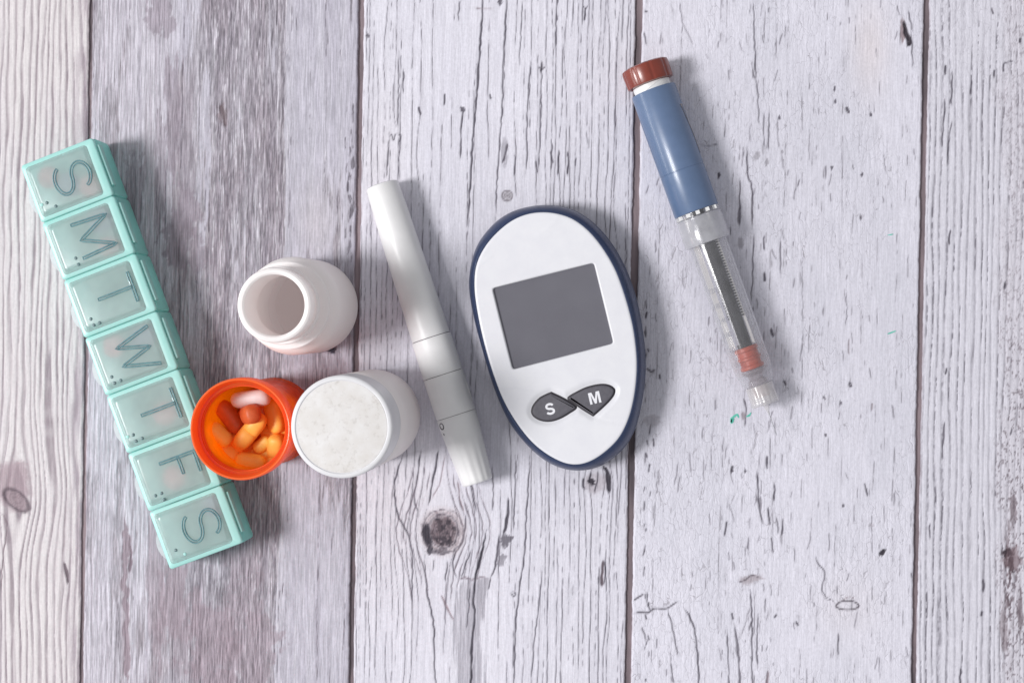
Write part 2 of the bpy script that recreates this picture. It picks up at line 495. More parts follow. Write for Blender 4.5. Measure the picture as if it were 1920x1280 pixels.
def board_ridged_beige(U, V):           # leftmost board: soft ridges, one knot
    b = Board(U, V, (205, 200, 202)); G, Vv = b.G, b.V
    kx, ky = 30 + .0164 * 935, 935
    d = G - kx; e = (Vv - ky)
    bend = 26 * np.tanh(d / 16.0) * np.exp(-np.abs(d) / 70.0) * np.exp(-(e / 95.0) ** 2)
    bend2 = 16 * np.exp(-((Vv - 1040) / 150.0) ** 2) * np.exp(-((G - 70) / 60.0) ** 2)
    g = G - bend + bend2 * 0.6 + (fbm(G / 60, Vv / 240, 3) - .5) * 16
    b.tint(sst(.35, .7, fbm(G / 50, Vv / 300, 8)) * .35, (198, 190, 196))
    ph = g / 12.5 + (fbm(g / 30.0, Vv / 420.0, 4) - .5) * 1.6
    fr = ph - np.floor(ph)
    lm = np.exp(-((fr - .5) / .17) ** 2)
    idx = np.floor(ph).astype(int)
    amp = 0.30 + 0.60 * vn(idx * 1.37 + 3.1, Vv / 160.0, 14) * (0.6 + .8 * vn(idx * 2.1, Vv / 18.0, 15))
    b.tint(lm * amp * 1.2, (144, 133, 140)); b.h -= .14 * lm * (0.5 + .5 * amp)
    thin = np.exp(-((fr - .62) / .05) ** 2) * sst(.45, .7, vn(idx * 3.3, Vv / 70.0, 19))
    b.tint(thin * .55, (118, 106, 116)); b.h -= .10 * thin
    e2 = sst(128, 166, G) ; b.tint(e2 * .5 * sst(.3, .7, fbm(G / 7, Vv / 60, 33)), (140, 126, 138))
    b.blob(26, 905, 36, 42, (150, 132, 140), .75, 4, .5, 0)
    u, v = b.U - 31, b.V - 937
    ca, sa = math.cos(R(40)), math.sin(R(40)); uu, vv = u * ca + v * sa, -u * sa + v * ca
    r = np.hypot(uu / 27, vv / 15) + (fbm(b.U / 8, b.V / 8, 6) - .5) * .25
    b.tint((1 - sst(.8, 1.0, r)) * .85, (150, 133, 140))
    b.tint(np.exp(-((r - 1.0) / .17) ** 2) * .85, (92, 80, 88)); b.h -= .25 * np.exp(-((r - 1.0) / .12) ** 2)
    b.tint(np.exp(-((r - .62) / .08) ** 2) * .5, (112, 98, 106)); b.tint(np.exp(-((r - .3) / .12) ** 2) * .5, (112, 98, 106))
    b.crack([(120, 1052), (124, 1072), (127, 1095)], 4.5, (98, 86, 94), 6, .3)
    b.crack([(0, 960), (12, 975), (10, 1010), (4, 1060), (3, 1110)], 1.6, (120, 106, 114), 8)
    b.k[:] = .12
    return b

def board_worn_grey(U, V):              # second board: weathered, paint rubbed to mauve-brown
    b = Board(U, V, (182, 179, 190)); G, Vv = b.G, b.V
    fb = fbm(G / 3.4, Vv / 75.0, 20, 3, .6)
    fl = fbm(G / 3.3, Vv / 34.0, 44, 3, .6)
    low = fbm(G / 30.0, Vv / 240.0, 24, 4, .55)
    b.tint(sst(.4, .7, fbm(G / 14., Vv / 260., 21)) * .45, (176, 172, 185))
    # fine stripes of the left third
    st = 1 - sst(300, 350, G)
    g = G + (fbm(G / 40, Vv / 260, 27) - .5) * 12
    fr = g / 9.4 + (fbm(g / 24., Vv / 500., 28) - .5) * 1.4; fi = np.floor(fr); fr = fr - fi
    lm = np.exp(-((fr - .5) / .22) ** 2)
    b.tint(lm * st * (.25 + .45 * vn(fi * 1.9, Vv / 120., 29)), (152, 143, 153)); b.h -= .10 * lm * st
    b.tint((1 - lm) * st * .25, (203, 198, 203))
    # where the pale paint is worn away, with flame-like edges that follow the fibres
    off = .10 * st - .24 * sst(365, 405, G + 60 * (fl - .5)) * (1 - sst(528, 545, G)) + .30 * sst(536, 546, G)
    off = off - .26 * sst(540, 560, G) * sst(440, 600, Vv) * (1 - sst(900, 1010, Vv)) - .09 * np.exp(-((G - 330) / 50.) ** 2)
    off = off - .12 * sst(300, 330, G) * (1 - sst(520, 545, G)) * sst(950, 1100, Vv) + .10 * np.exp(-((G - 318) / 16.) ** 2) * np.exp(-((Vv - 200) / 160.) ** 2)
    cov = (low - .5) * 1.0 + off + .26 * (fb - .5) + .20 * (fl - .5)
    bare = 1 - sst(-.045, .045, cov)
    b.tint(bare * .80, (156, 151, 160))
    warmth = sst(.45, .62, fbm(G / 26., Vv / 120., 33))
    b.tint(bare * warmth * .45, (149, 139, 147))
    deep = bare * sst(.10, .30, -cov)
    b.tint(deep * .40, (136, 125, 136)); b.h -= .07 * bare
    # pale slivers left standing and dark pits between the fibres
    rough = np.clip(bare * (.35 + .65 * sst(365, 395, G)), 0, 1)
    hi = sst(.57, .66, fl) * np.clip(rough + .12, 0, 1); pit = (1 - sst(.33, .42, fl)) * np.clip(rough + .10, 0, 1)
    b.tint(hi * .34, (202, 200, 208)); b.h += .10 * hi
    b.tint(pit * .30, (110, 105, 114)); b.h -= .12 * pit
    b.h += .10 * (fb - .5)
    b.c *= (1 + .16 * (fb - .5))[..., None]
    # soft streaks of the smooth right third
    b.tint(sst(540, 556, G) * sst(.5, .7, fbm(G / 9., Vv / 170., 35)) * .4, (166, 162, 175))
    b.tint(np.exp(-((G - 600) / 40.) ** 2) * np.exp(-((Vv - 420) / 80.) ** 2) * .4, (198, 189, 193))
    for i, (x, w, th) in enumerate([(345, 1.2, .25), (377, .8, .4), (397, .9, .35), (432, 1.0, .3), (452, .9, .4), (472, .8, .45), (585, .6, .55),
                                    (612, .6, .5), (640, .7, .5), (497, .9, .4), (300, .7, .5), (242, .6, .5), (534, 1.2, .35), (410, .9, .4), (318, .7, .45), (512, .8, .45)]):
        b.vline(x, w, 60 + i * 3, th, (92, 86, 96), depth=.2, amp=2.2, lo=130)
    rs = np.random.RandomState(8)
    for i in range(120):                # fine splits and pale standing slivers
        x = rs.uniform(372, 556) if i % 3 else rs.uniform(176, 676)
        if i % 2: b.vline(x, rs.uniform(.7, 1.2), 700 + i * 7, rs.uniform(.50, .66), (104, 98, 108), amp=2.5, lo=rs.uniform(25, 60), depth=.14)
        else: b.vline(x, rs.uniform(.8, 1.3), 700 + i * 7, rs.uniform(.52, .66), (206, 203, 211), amp=2.5, lo=rs.uniform(18, 45), depth=-.12)
    for i in range(34):                 # ragged dark chips along the right edge
        y = rs.uniform(190, 480); xx = 657 + rs.normal(0, 4.5); b.crack([(xx, y), (xx + rs.normal(0, 1.2), y + rs.uniform(8, 26))], rs.uniform(.7, 1.8), (98, 93, 102), 500 + i, .2, amp=1)
    for i, (x, y, rx, ry, m_) in enumerate([(345, 400, 24, 52, .7), (330, 455, 32, 40, .65), (372, 480, 22, 34, .55), (250, 345, 18, 60, .45), (303, 22, 24, 46, .6), (322, 215, 13, 95, .6), (300, 330, 12, 90, .45),
                                           (215, 500, 20, 70, .4), (330, 1130, 36, 110, .7), (395, 1190, 48, 80, .7), (455, 1060, 40, 120, .45), (290, 1090, 16, 150, .55), (470, 1220, 50, 70, .55), (600, 690, 46, 70, .4)]):
        b.blob(x, y, rx, ry, (138, 128, 139) if y < 700 else (146, 132, 142), m_, 210 + i * 3, 1.1, .05, .12)
    b.crack([(413, 195), (419, 215), (423, 240)], 5.0, (104, 92, 98), 5, .2)
    b.blob(418, 214, 9, 16, (126, 112, 118), .6, 7, .9)
    b.blob(621, 653, 8, 9, (52, 48, 60), .9, 9, .7, .3); b.blob(610, 640, 9, 6, (96, 84, 94), .7, 10, .8)
    b.crack([(240, 1010), (246, 1040), (243, 1075)], 5.0, (112, 98, 108), 12, .1)
    b.crack([(232, 960), (237, 1030), (234, 1110), (238, 1200), (236, 1290)], 9.0, (140, 126, 136), 13, .05, amp=4)
    b.k[:] = .10; b.g = .26 + .30 * rough + .1 * st
    return b

def board_cracked_white(U, V):          # middle board: white paint, sharp grain cracks, knots
    b = Board(U, V, (213, 211, 221)); G, Vv = b.G, b.V
    b.tint(sst(.4, .75, fbm(G / 45., Vv / 260., 50)) * .5, (204, 202, 213))
    b.tint(np.exp(-((G - 720) / 50.) ** 2) * np.exp(-((Vv - 330) / 160.) ** 2) * .3, (214, 207, 210))
    b.tint(np.exp(-((G - 760) / 90.) ** 2) * np.exp(-((Vv - 900) / 200.) ** 2) * .35, (214, 207, 211))
    b.h += .07 * (fbm(G / 9., Vv / 150., 52, 4) - .5)
    w1 = knot_warp(830 + 16.3, 995, 34, 46, 78)
    w2 = knot_warp(950 + 6, 367, 9, 16, 22)
    w3 = knot_warp(1120 + 14.7, 905, 12, 22, 34)
    w4 = knot_warp(737 + 4, 258, 7, 12, 24)
    warp = lambda g, v: w1(g, v) + w2(g, v) + w3(g, v) + w4(g, v)
    rs = np.random.RandomState(11)
    xs = []
    x = 686
    while x < 1196:
        xs.append(x)
        x += rs.uniform(8, 13) if x < 800 else (rs.uniform(11, 21) if x < 1000 else rs.uniform(7, 11.5))
    for i, x in enumerate(xs):
        dens = .24 if (x < 800 or x > 1020) else .44
        b.vline(x, rs.uniform(.8, 1.3) * (1.25 if x > 1040 else 1.0), 100 + i * 7, dens + rs.uniform(-.06, .08), (100, 96, 106), warp, amp=rs.uniform(2, 4.5), lo=rs.uniform(110, 260))
    for i in range(26):                 # faint short checks
        x = rs.uniform(690, 1190); y = rs.uniform(0, 1280)
        b.vline(x, .8, 400 + i * 3, .3, (126, 122, 132), warp, y, y + rs.uniform(90, 260), amp=2)
    C = b.crack; dk = (78, 74, 84)
    C([(907, -40), (906, 0), (903, 45), (900, 90), (895, 167), (888, 240), (884, 300), (880, 385), (878, 440)], 2.4, dk, 2, .35)
    C([(951, -20), (948, 50), (944, 110), (943, 180), (938, 260), (932, 345), (928, 420)], 1.7, dk, 3, .3)
    C([(981, 0), (977, 60), (974, 125)], 1.3, dk, 4); C([(862, 0), (859, 40)], 1.3, dk, 5)
    C([(1016, 115), (1015, 170), (1013, 260), (1008, 330)], 1.4, dk, 6); C([(1009, 125), (1016, 130), (1022, 124)], 1.5, dk, 7); C([(1017, 116), (1014, 137)], 2.2, dk, 8)
    C([(997, 110), (992, 160), (989, 220), (988, 300), (985, 330)], 1.5, dk, 9); C([(1045, -20), (1043, 40), (1042, 95)], 1.5, dk, 10)
    C([(869, 202), (865, 245), (862, 300)], 1.8, dk, 11); b.blob(868, 206, 5, 6, dk, .8, 12, .7)
    C([(748, 95), (748, 150), (746, 245)], 1.4, dk, 14); C([(757, 130), (756, 175)], 1.6, dk, 15); C([(731, 256), (728, 285), (725, 335)], 1.4, dk, 16)
    C([(753, 252), (749, 290), (748, 340)], 1.3, dk, 17); C([(731, 256), (735, 252), (738, 264), (742, 252), (748, 252), (752, 256), (746, 272)], 1.3, dk, 18, amp=.5)
    C([(835, 175), (833, 198)], 2.2, dk, 19); C([(785, 200), (789, 215)], 2, dk, 20); C([(918, 175), (920, 187)], 2.6, dk, 21)
    b.blob(946, 288, 6, 26, (150, 147, 157), .7, 22, .6, .05); C([(952, 268), (947, 290), (942, 306)], 3.4, (92, 88, 98), 23, .2)
    C([(963, 288), (965, 296), (964, 330)], 1.4, dk, 24); C([(1036, 268), (1033, 320)], 1.8, dk, 25); C([(1048, 280), (1046, 330)], 1.8, dk, 26); C([(1066, 282), (1064, 330)], 2.3, dk, 27)
    C([(1080, 295), (1079, 312)], 2, dk, 28); C([(1100, 14), (1097, 24), (1096, 40)], 1.8, dk, 29); C([(1093, 12), (1099, 16), (1102, 10)], 1.2, dk, 30)
    C([(890, 14), (902, 17), (925, 17)], 1.1, (150, 138, 146), 31); b.blob(938, 3, 4, 8, dk, .8, 32, .6); b.blob(690, 67, 4, 3, dk, .8, 33, .6)
    C([(1033, 282), (1037, 308)], 1.3, dk, 34); C([(1005, 300), (1007, 325)], 1.6, dk, 35)
    # small ringed knot
    r = np.hypot(b.U - 951, (b.V - 367)); r = r + (fbm(b.U / 5, b.V / 5, 60) - .5) * 2
    for q, w, m in ((9.5, 1.5, .9), (5.0, 1.3, .9), (1.0, 1.6, .9)):
        k = np.exp(-((r - q) / w) ** 2); b.tint(k * m, (104, 98, 106)); b.h -= .12 * k
    b.tint((1 - sst(8, 13, r)) * .35, (168, 162, 168))
    # large knot
    for k_, (pts, w, c) in enumerate([
        ([(823, 840), (816, 880), (808, 915), (804, 948)], 2.2, dk), ([(790, 840), (783, 890), (778, 935), (786, 967)], 1.7, dk),
        ([(760, 840), (741, 900), (743, 955), (757, 985), (766, 1005), (773, 1035), (773, 1090), (772, 1150)], 1.8, dk),
        ([(858, 900), (862, 935), (871, 962)], 1.8, (122, 106, 114)), ([(875, 958), (872, 990), (868, 1015), (853, 1040), (850, 1064), (860, 1086)], 2.3, dk),
        ([(797, 1035), (797, 1070), (803, 1120), (813, 1170), (815, 1236), (818, 1300)], 1.9, dk), ([(827, 1113), (840, 1143), (852, 1165)], 2.6, (146, 130, 138)),
        ([(913, 990), (903, 1040), (892, 1080), (888, 1120), (890, 1153), (885, 1220), (883, 1310)], 2.8, dk),
        ([(952, 930), (952, 965), (944, 1003)], 4.2, (70, 66, 76)), ([(936, 998), (930, 1053), (920, 1085)], 3.4, (86, 82, 92)),
        ([(920, 1083), (916, 1105)], 2, dk), ([(993, 840), (992, 893), (987, 970), (983, 1040), (973, 1113), (967, 1173), (963, 1300)], 1.8, dk),
        ([(967, 853), (965, 940), (962, 1000)], 1.5, dk), ([(860, 1087), (870, 1082), (884, 1086), (900, 1082), (917, 1084)], 1.8, (128, 116, 126)),
        ([(884, 1030), (872, 1060), (865, 1084)], 1.2, dk), ([(840, 1050), (834, 1090)], 1.4, dk), ([(813, 1048), (812, 1070)], 1.4, dk), ([(922, 870), (925, 920), (922, 960)], 1.2, dk), ([(880, 870), (888, 930), (893, 965)], 1.2, dk),
        ([(835, 853), (826, 900), (810, 935)], 1.2, (140, 126, 134)), ([(1017, 1060), (1010, 1140), (1002, 1200), (996, 1280)], 1.4, dk)]):
        b.crack(pts, w, c, 70 + k_)
    for i, off in enumerate((38, 45, 53, 62, 74, 88)):
        for sgn in (-1, 1):
            if rs.rand() < .2: continue
            vv = np.linspace(996 - rs.uniform(90, 150), 996 + rs.uniform(70, 170), 9)
            b.crack([(831 - .0164 * (q - 996) + sgn * (6 + i * 10 + (off - i * 10 - 6) * math.exp(-((q - 996) / (58 + 3 * i)) ** 2)), q) for q in vv], rs.uniform(1.0, 1.8), (112, 104, 114), 900 + i * 2 + sgn, break_=.3)
    u, v = b.U - 831, b.V - 996
    r = np.hypot(u / 27, v / 29) + (fbm(b.U / 9, b.V / 9, 62) - .5) * .30
    b.tint((1 - sst(1.25, 1.9, r)) * .55, (190, 178, 182))
    for q, w, m, c in ((1.42, .05, .75, (88, 80, 90)), (1.22, .05, .7, (130, 116, 122)), (1.05, .07, .85, (70, 62, 72))):
        kk = np.exp(-((r - q) / w) ** 2) * (.5 + .7 * vn(np.arctan2(v, u) * 2.2 + 20, r * 3, 64)); b.tint(np.clip(kk * m, 0, 1), c); b.h -= .22 * kk
    core = 1 - sst(.86, 1.02, r)
    b.tint(core * .9, (116, 102, 108)); b.h -= .3 * core
    b.tint(core * sst(.52, .66, fbm(b.U / 7, b.V / 7, 66)) * .7, (66, 58, 66)); b.tint(core * sst(.58, .68, fbm(b.U / 6, b.V / 6, 68)) * .7, (150, 136, 144))
    for q, w, m_ in ((.72, .06, .6), (.50, .06, .5), (.30, .06, .5), (.12, .08, .6)):
        b.tint(core * np.exp(-((r + (fbm(b.U / 6, b.V / 6, 96) - .5) * .2 - q) / w) ** 2) * m_, (62, 54, 62)); b.h -= .10 * core * np.exp(-((r - q) / w) ** 2)
    b.tint(core * sst(.54, .64, fbm(b.U / 10, b.V / 10, 74)) * .7, (50, 45, 54))
    b.blob(800, 1003, 8, 22, (52, 48, 58), .92, 69, .5, .35, rot=-12); b.blob(806, 1030, 6, 8, (60, 56, 66), .85, 70, .8, .2)
    b.blob(825, 1034, 18, 6, (78, 72, 82), .6, 71, .8, .1)
    # bare patch under the knot
    poly = [(867, 1093), (890, 1085), (917, 1085), (913, 1106), (908, 1136), (905, 1186), (908, 1320), (858, 1320), (853, 1220), (852, 1170), (857, 1136), (860, 1110)]
    D, _ = dist_poly(b.U, b.V, poly, True)
    ins = np.zeros(b.U.shape, bool)
    for i in range(len(poly)):
        (x0, y0), (x1, y1) = poly[i - 1], poly[i]
        if y0 == y1: continue
        cr = ((y0 > b.V) != (y1 > b.V)) & (b.U < (x1 - x0) * (b.V - y0) / (y1 - y0) + x0); ins ^= cr
    sd_ = np.where(ins, -np.minimum(D, 60), np.minimum(D, 60)); pm = 1 - sst(-2.5, 2.5, sd_ + (fbm(b.U / 3.2, b.V / 60, 72, 3) - .5) * 26 * (.35 + .65 * sst(1090, 1125, b.V)))
    pm = pm * (.55 + .45 * sst(.32, .5, fbm(b.U / 3.0, b.V / 90., 75, 3)))
    b.tint(pm * .85, (168, 165, 175)); b.h -= .18 * pm
    b.tint(pm * sst(.5, .7, fbm(G / 2.4, Vv / 70., 73)) * .4, (140, 136, 146))
    b.crack([(913, 990), (903, 1040), (892, 1080), (888, 1120), (890, 1153), (885, 1220), (883, 1310)], 2.6, (66, 62, 72), 77, .3)
    b.crack([(881, 1098), (878, 1150), (874, 1180)], 1.3, dk, 78)
    b.blob(948, 1012, 10, 12, (84, 80, 90), .75, 79, 1.0, .1); b.blob(940, 1048, 9, 12, (110, 106, 116), .6, 80, 1.0, .05)
    # splintered hole under the meter, spindle hole
    b.blob(1118, 905, 24, 20, (170, 162, 170), .6, 81, .5, .05); b.blob(1109, 903, 7, 6, (48, 44, 54), .95, 82, .7, .4)
    b.crack([(1131, 872), (1140, 890), (1142, 925)], 6.0, (54, 50, 60), 83, .4); b.crack([(1095, 895), (1093, 912), (1100, 915)], 2.2, dk, 84, amp=1)
    b.crack([(1122, 882), (1119, 905), (1115, 925)], 1.6, dk, 85); b.crack([(1108, 885), (1104, 900)], 2.2, dk, 86)
    b.crack([(1131, 1048), (1129, 1072), (1128, 1100)], 5.5, (92, 80, 88), 87, .35); b.crack([(1133, 1050), (1136, 1075), (1132, 1097)], 2.0, (52, 48, 58), 88, .2); b.crack([(1122, 1080), (1121, 1094)], 1.8, dk, 89)
    b.crack([(957, 1110), (963, 1117), (967, 1112), (960, 1108)], 1.3, dk, 90, amp=.6)
    b.k[:] = .10 + .10 * sst(.5, .7, fbm(G / 60., Vv / 120., 91))
    return b

def board_crackled_white(U, V):         # fourth board: flaking, crackled white paint
    b = Board(U, V, (213, 211, 222)); G, Vv = b.G, b.V
    b.tint(sst(.4, .75, fbm(G / 80., Vv / 200., 110)) * .5, (201, 200, 211))
    b.tint(np.exp(-((G - 1632) / 34.) ** 2) * np.exp(-((Vv - 90) / 80.) ** 2) * .5, (217, 206, 207))
    b.tint(np.exp(-((G - 1610) / 60.) ** 2) * np.exp(-((Vv - 1140) / 60.) ** 2) * .25, (214, 206, 210))
    fl = fbm(G / 7., Vv / 11., 112, 4, .6)
    b.h += .10 * (fl - .5) + .06 * (fbm(G / 22., Vv / 30., 116) - .5)
    zone = .25 + .75 * sst(.42, .62, fbm(G / 70., Vv / 110., 118))
    zone = np.clip(zone + .5 * np.exp(-((G - 1215) / 50.) ** 2) * sst(500, 800, Vv) + .4 * np.exp(-((G - 1420) / 70.) ** 2) - .25 * sst(1500, 1600, G) * (1 - sst(500, 700, Vv)), .1, 1)
    b.k[:] = zone
    rs = np.random.RandomState(4)
    dk = (104, 100, 109)
    # many short cracks running with the grain
    for i, x in enumerate(np.arange(1212, 1745, 8.5)):
        b.vline(x + rs.uniform(-3, 3), rs.uniform(.7, 1.3), 600 + i * 5, rs.uniform(.55, .70), (122, 118, 127), amp=3, lo=rs.uniform(22, 45), depth=.14)
    for i in range(170):
        x = rs.uniform(1206, 1728) if rs.rand() < .6 else rs.normal(1420, 45); y = rs.uniform(-20, 1300)
        if x < 1206 or x > 1728: continue
        L = rs.gamma(2.2, 7.5) + 5; a = rs.normal(-.03, .16)
        b.crack([(x, y), (x + a * L * .5 + rs.normal(0, .8), y + L * .5), (x + a * L, y + L)], rs.uniform(.6, 1.5), tuple(np.array((118, 114, 124)) + rs.randint(-12, 28)), i, .16, amp=1.0)
    C = b.crack; dk = (84, 80, 90)
    C([(1413, 0), (1414, 60), (1416, 100), (1418, 148)], 1.3, dk, 2); C([(1420, 150), (1422, 200), (1423, 235)], 1.2, dk, 3)
    C([(1401, 272), (1402, 330), (1409, 345), (1411, 380), (1410, 430)], 1.9, dk, 4); C([(1387, 333), (1387, 370), (1386, 425)], 2.2, dk, 5)
    b.blob(1419, 293, 5, 9, (168, 165, 174), .9, 6, .5, .12, rot=25); b.blob(1438, 304, 4, 7, (160, 157, 166), .9, 7, .5, .12); b.blob(1389, 455, 5, 12, (150, 147, 156), .8, 8, .5, .12); b.blob(1386, 408, 3.5, 14, (120, 116, 126), .8, 9, .5, .12)
    C([(1443, 205), (1442, 250), (1441, 285)], 1.3, dk, 10); C([(1433, 210), (1432, 280)], 1.0, dk, 11)
    C([(1413, 430), (1412, 480), (1411, 520), (1407, 570)], 1.8, dk, 12); C([(1504, 470), (1505, 600), (1505, 690), (1503, 780)], 1.0, (120, 117, 126), 13, break_=.3)
    C([(1587, 550), (1588, 580), (1586, 612)], 1.0, dk, 14); C([(1432, 440), (1434, 470)], 2.2, dk, 15); C([(1463, 445), (1464, 520)], 1.2, dk, 16); C([(1433, 510), (1434, 528)], 3.0, dk, 17)
    C([(1446, 615), (1449, 632)], 3.4, dk, 18); C([(1470, 712), (1474, 722)], 2.8, dk, 19); C([(1395, 745), (1399, 770), (1398, 800)], 2.3, dk, 20); b.blob(1394, 778, 3.5, 7, (150, 140, 148), .8, 21, .5)
    C([(1592, 635), (1592, 665)], 1.6, (140, 130, 138), 22); C([(1594, 715), (1597, 724), (1592, 722), (1594, 714)], 1.4, dk, 23, amp=.4); C([(1636, 755), (1634, 770)], 3.0, (150, 142, 150), 24)
    b.blob(1693, 58, 5, 22, (148, 132, 138), .9, 25, .5, .15); C([(1695, 38), (1698, 60), (1705, 76), (1701, 88)], 7.0, (44, 38, 46), 26, .4); C([(1710, 60), (1710, 100), (1712, 128)], 1.4, dk, 27); C([(1703, 20), (1709, 48), (1711, 60)], 1.3, dk, 28)
    for i, (x, y) in enumerate([(1565, 167), (1566, 190), (1588, 205), (1591, 208), (1633, 215), (1461, 220), (1560, 316), (1616, 328), (1614, 408), (1348, 328), (1546, 745), (1548, 815), (1576, 755), (1397, 883), (1581, 948), (1373, 882)]):
        b.blob(x, y, 2.6, 4, dk, .85, 30 + i, .8, .15)
    C([(1312, 272), (1330, 273), (1346, 271)], 1.5, dk, 50); C([(1346, 322), (1349, 330), (1346, 337)], 1.8, dk, 51)
    # diagonal scratches of raised paint
    for i, (p, q) in enumerate([((1590, 62), (1645, 30)), ((1540, 200), (1660, 165)), ((1578, 62), (1600, 55)), ((1645, 360), (1715, 330)), ((1540, 560), (1640, 535)), ((1490, 290), (1700, 130))]):
        D, _ = dist_poly(b.U, b.V, [p, q]); b.h += .07 * np.exp(-(D / 2.2) ** 2) * sst(.35, .6, fbm(b.U / 14, b.V / 14, 130 + i))
    # lower half
    C([(1420, 880), (1421, 905), (1423, 945), (1427, 970), (1433, 985)], 2.3, dk, 60); C([(1438, 853), (1439, 880)], 2.4, dk, 61); b.blob(1426, 945, 3, 14, (130, 126, 136), .8, 62, .4)
    C([(1374, 872), (1373, 886)], 3, dk, 63); C([(1453, 905), (1452, 940)], 2, dk, 64); C([(1441, 950), (1443, 985)], 2, dk, 65); C([(1457, 970), (1459, 1000)], 1.8, dk, 66); C([(1469, 970), (1467, 1005)], 1.8, dk, 67); C([(1447, 1005), (1450, 1036)], 1.8, dk, 68)
    C([(1363, 975), (1358, 1005)], 2, dk, 69); C([(1620, 905), (1624, 920), (1626, 930)], 2, dk, 70); b.blob(1655, 1035, 4, 8, (44, 40, 48), .92, 71, .6, .25, rot=35); b.blob(1634, 984, 5, 3, (170, 165, 174), .8, 72, .4)
    b.blob(1408, 1085, 22, 8, (168, 160, 168), .9, 73, .55, .15, rot=-14); C([(1385, 1091), (1398, 1087), (1410, 1078), (1425, 1082)], 1.5, (100, 92, 100), 74, amp=.8); C([(1398, 1104), (1408, 1106), (1408, 1130), (1410, 1165), (1411, 1300)], 1.7, dk, 75)
    C([(1372, 1148), (1374, 1162)], 3, dk, 76); C([(1376, 1168), (1383, 1200), (1386, 1240), (1389, 1300)], 3.2, (110, 106, 116), 77); C([(1422, 1150), (1419, 1210), (1421, 1250)], 1.7, dk, 78); C([(1440, 1255), (1437, 1300)], 4.5, (128, 114, 122), 79); C([(1363, 1180), (1366, 1240), (1368, 1300)], 1.5, dk, 80)
    C([(1280, 1137), (1292, 1152), (1302, 1178), (1308, 1225), (1311, 1300)], 2.0, dk, 81); C([(1185, 1150), (1200, 1147), (1214, 1148), (1226, 1140), (1248, 1140), (1262, 1132), (1275, 1126)], 2.0, dk, 82, amp=2.2); C([(1187, 1125), (1208, 1113)], 2.2, dk, 83); C([(1204, 1175), (1212, 1200)], 1.5, dk, 84); C([(1252, 1142), (1262, 1180), (1272, 1230)], 1.4, dk, 85); C([(1255, 1200), (1258, 1240), (1264, 1290)], 1.4, dk, 86, break_=.3)
    t = np.linspace(0, 2 * np.pi, 22)[:-1]
    C([(1589 + 21 * math.cos(a) * (1 + .06 * math.sin(3 * a)), 1134 + 8.5 * math.sin(a)) for a in np.linspace(0, 2 * np.pi * 1.02, 23)], 1.7, (84, 78, 86), 87, .2, False, .4)
    C([(1529, 1040), (1533, 1055), (1546, 1070), (1546, 1085), (1541, 1100), (1548, 1118), (1560, 1124), (1568, 1130)], 1.3, dk, 88); C([(1581, 1125), (1592, 1118), (1604, 1122)], 1.2, (140, 128, 134), 89); C([(1492, 1165), (1497, 1172)], 2.6, dk, 90); C([(1572, 1185), (1571, 1230)], 1.4, dk, 91); C([(1452, 1158), (1456, 1150)], 2.5, dk, 92)
    for i in range(36):                 # peeling along the left edge
        x = 1208 + abs(rs.normal(0, 7)); y = rs.uniform(560, 1280); C([(x, y), (x + rs.normal(0, 2), y + rs.uniform(6, 20))], rs.uniform(1, 2.2), dk, 200 + i, amp=1)
    C([(1212, 690), (1220, 696), (1228, 694)], 2.2, dk, 260); C([(1236, 700), (1238, 712)], 2.2, dk, 261); b.blob(1222, 788, 16, 10, (176, 172, 181), .7, 262, .8, .1); C([(1208, 20), (1216, 24)], 1.4, dk, 263); C([(1208, 60), (1212, 85)], 1.4, dk, 264)
    return b

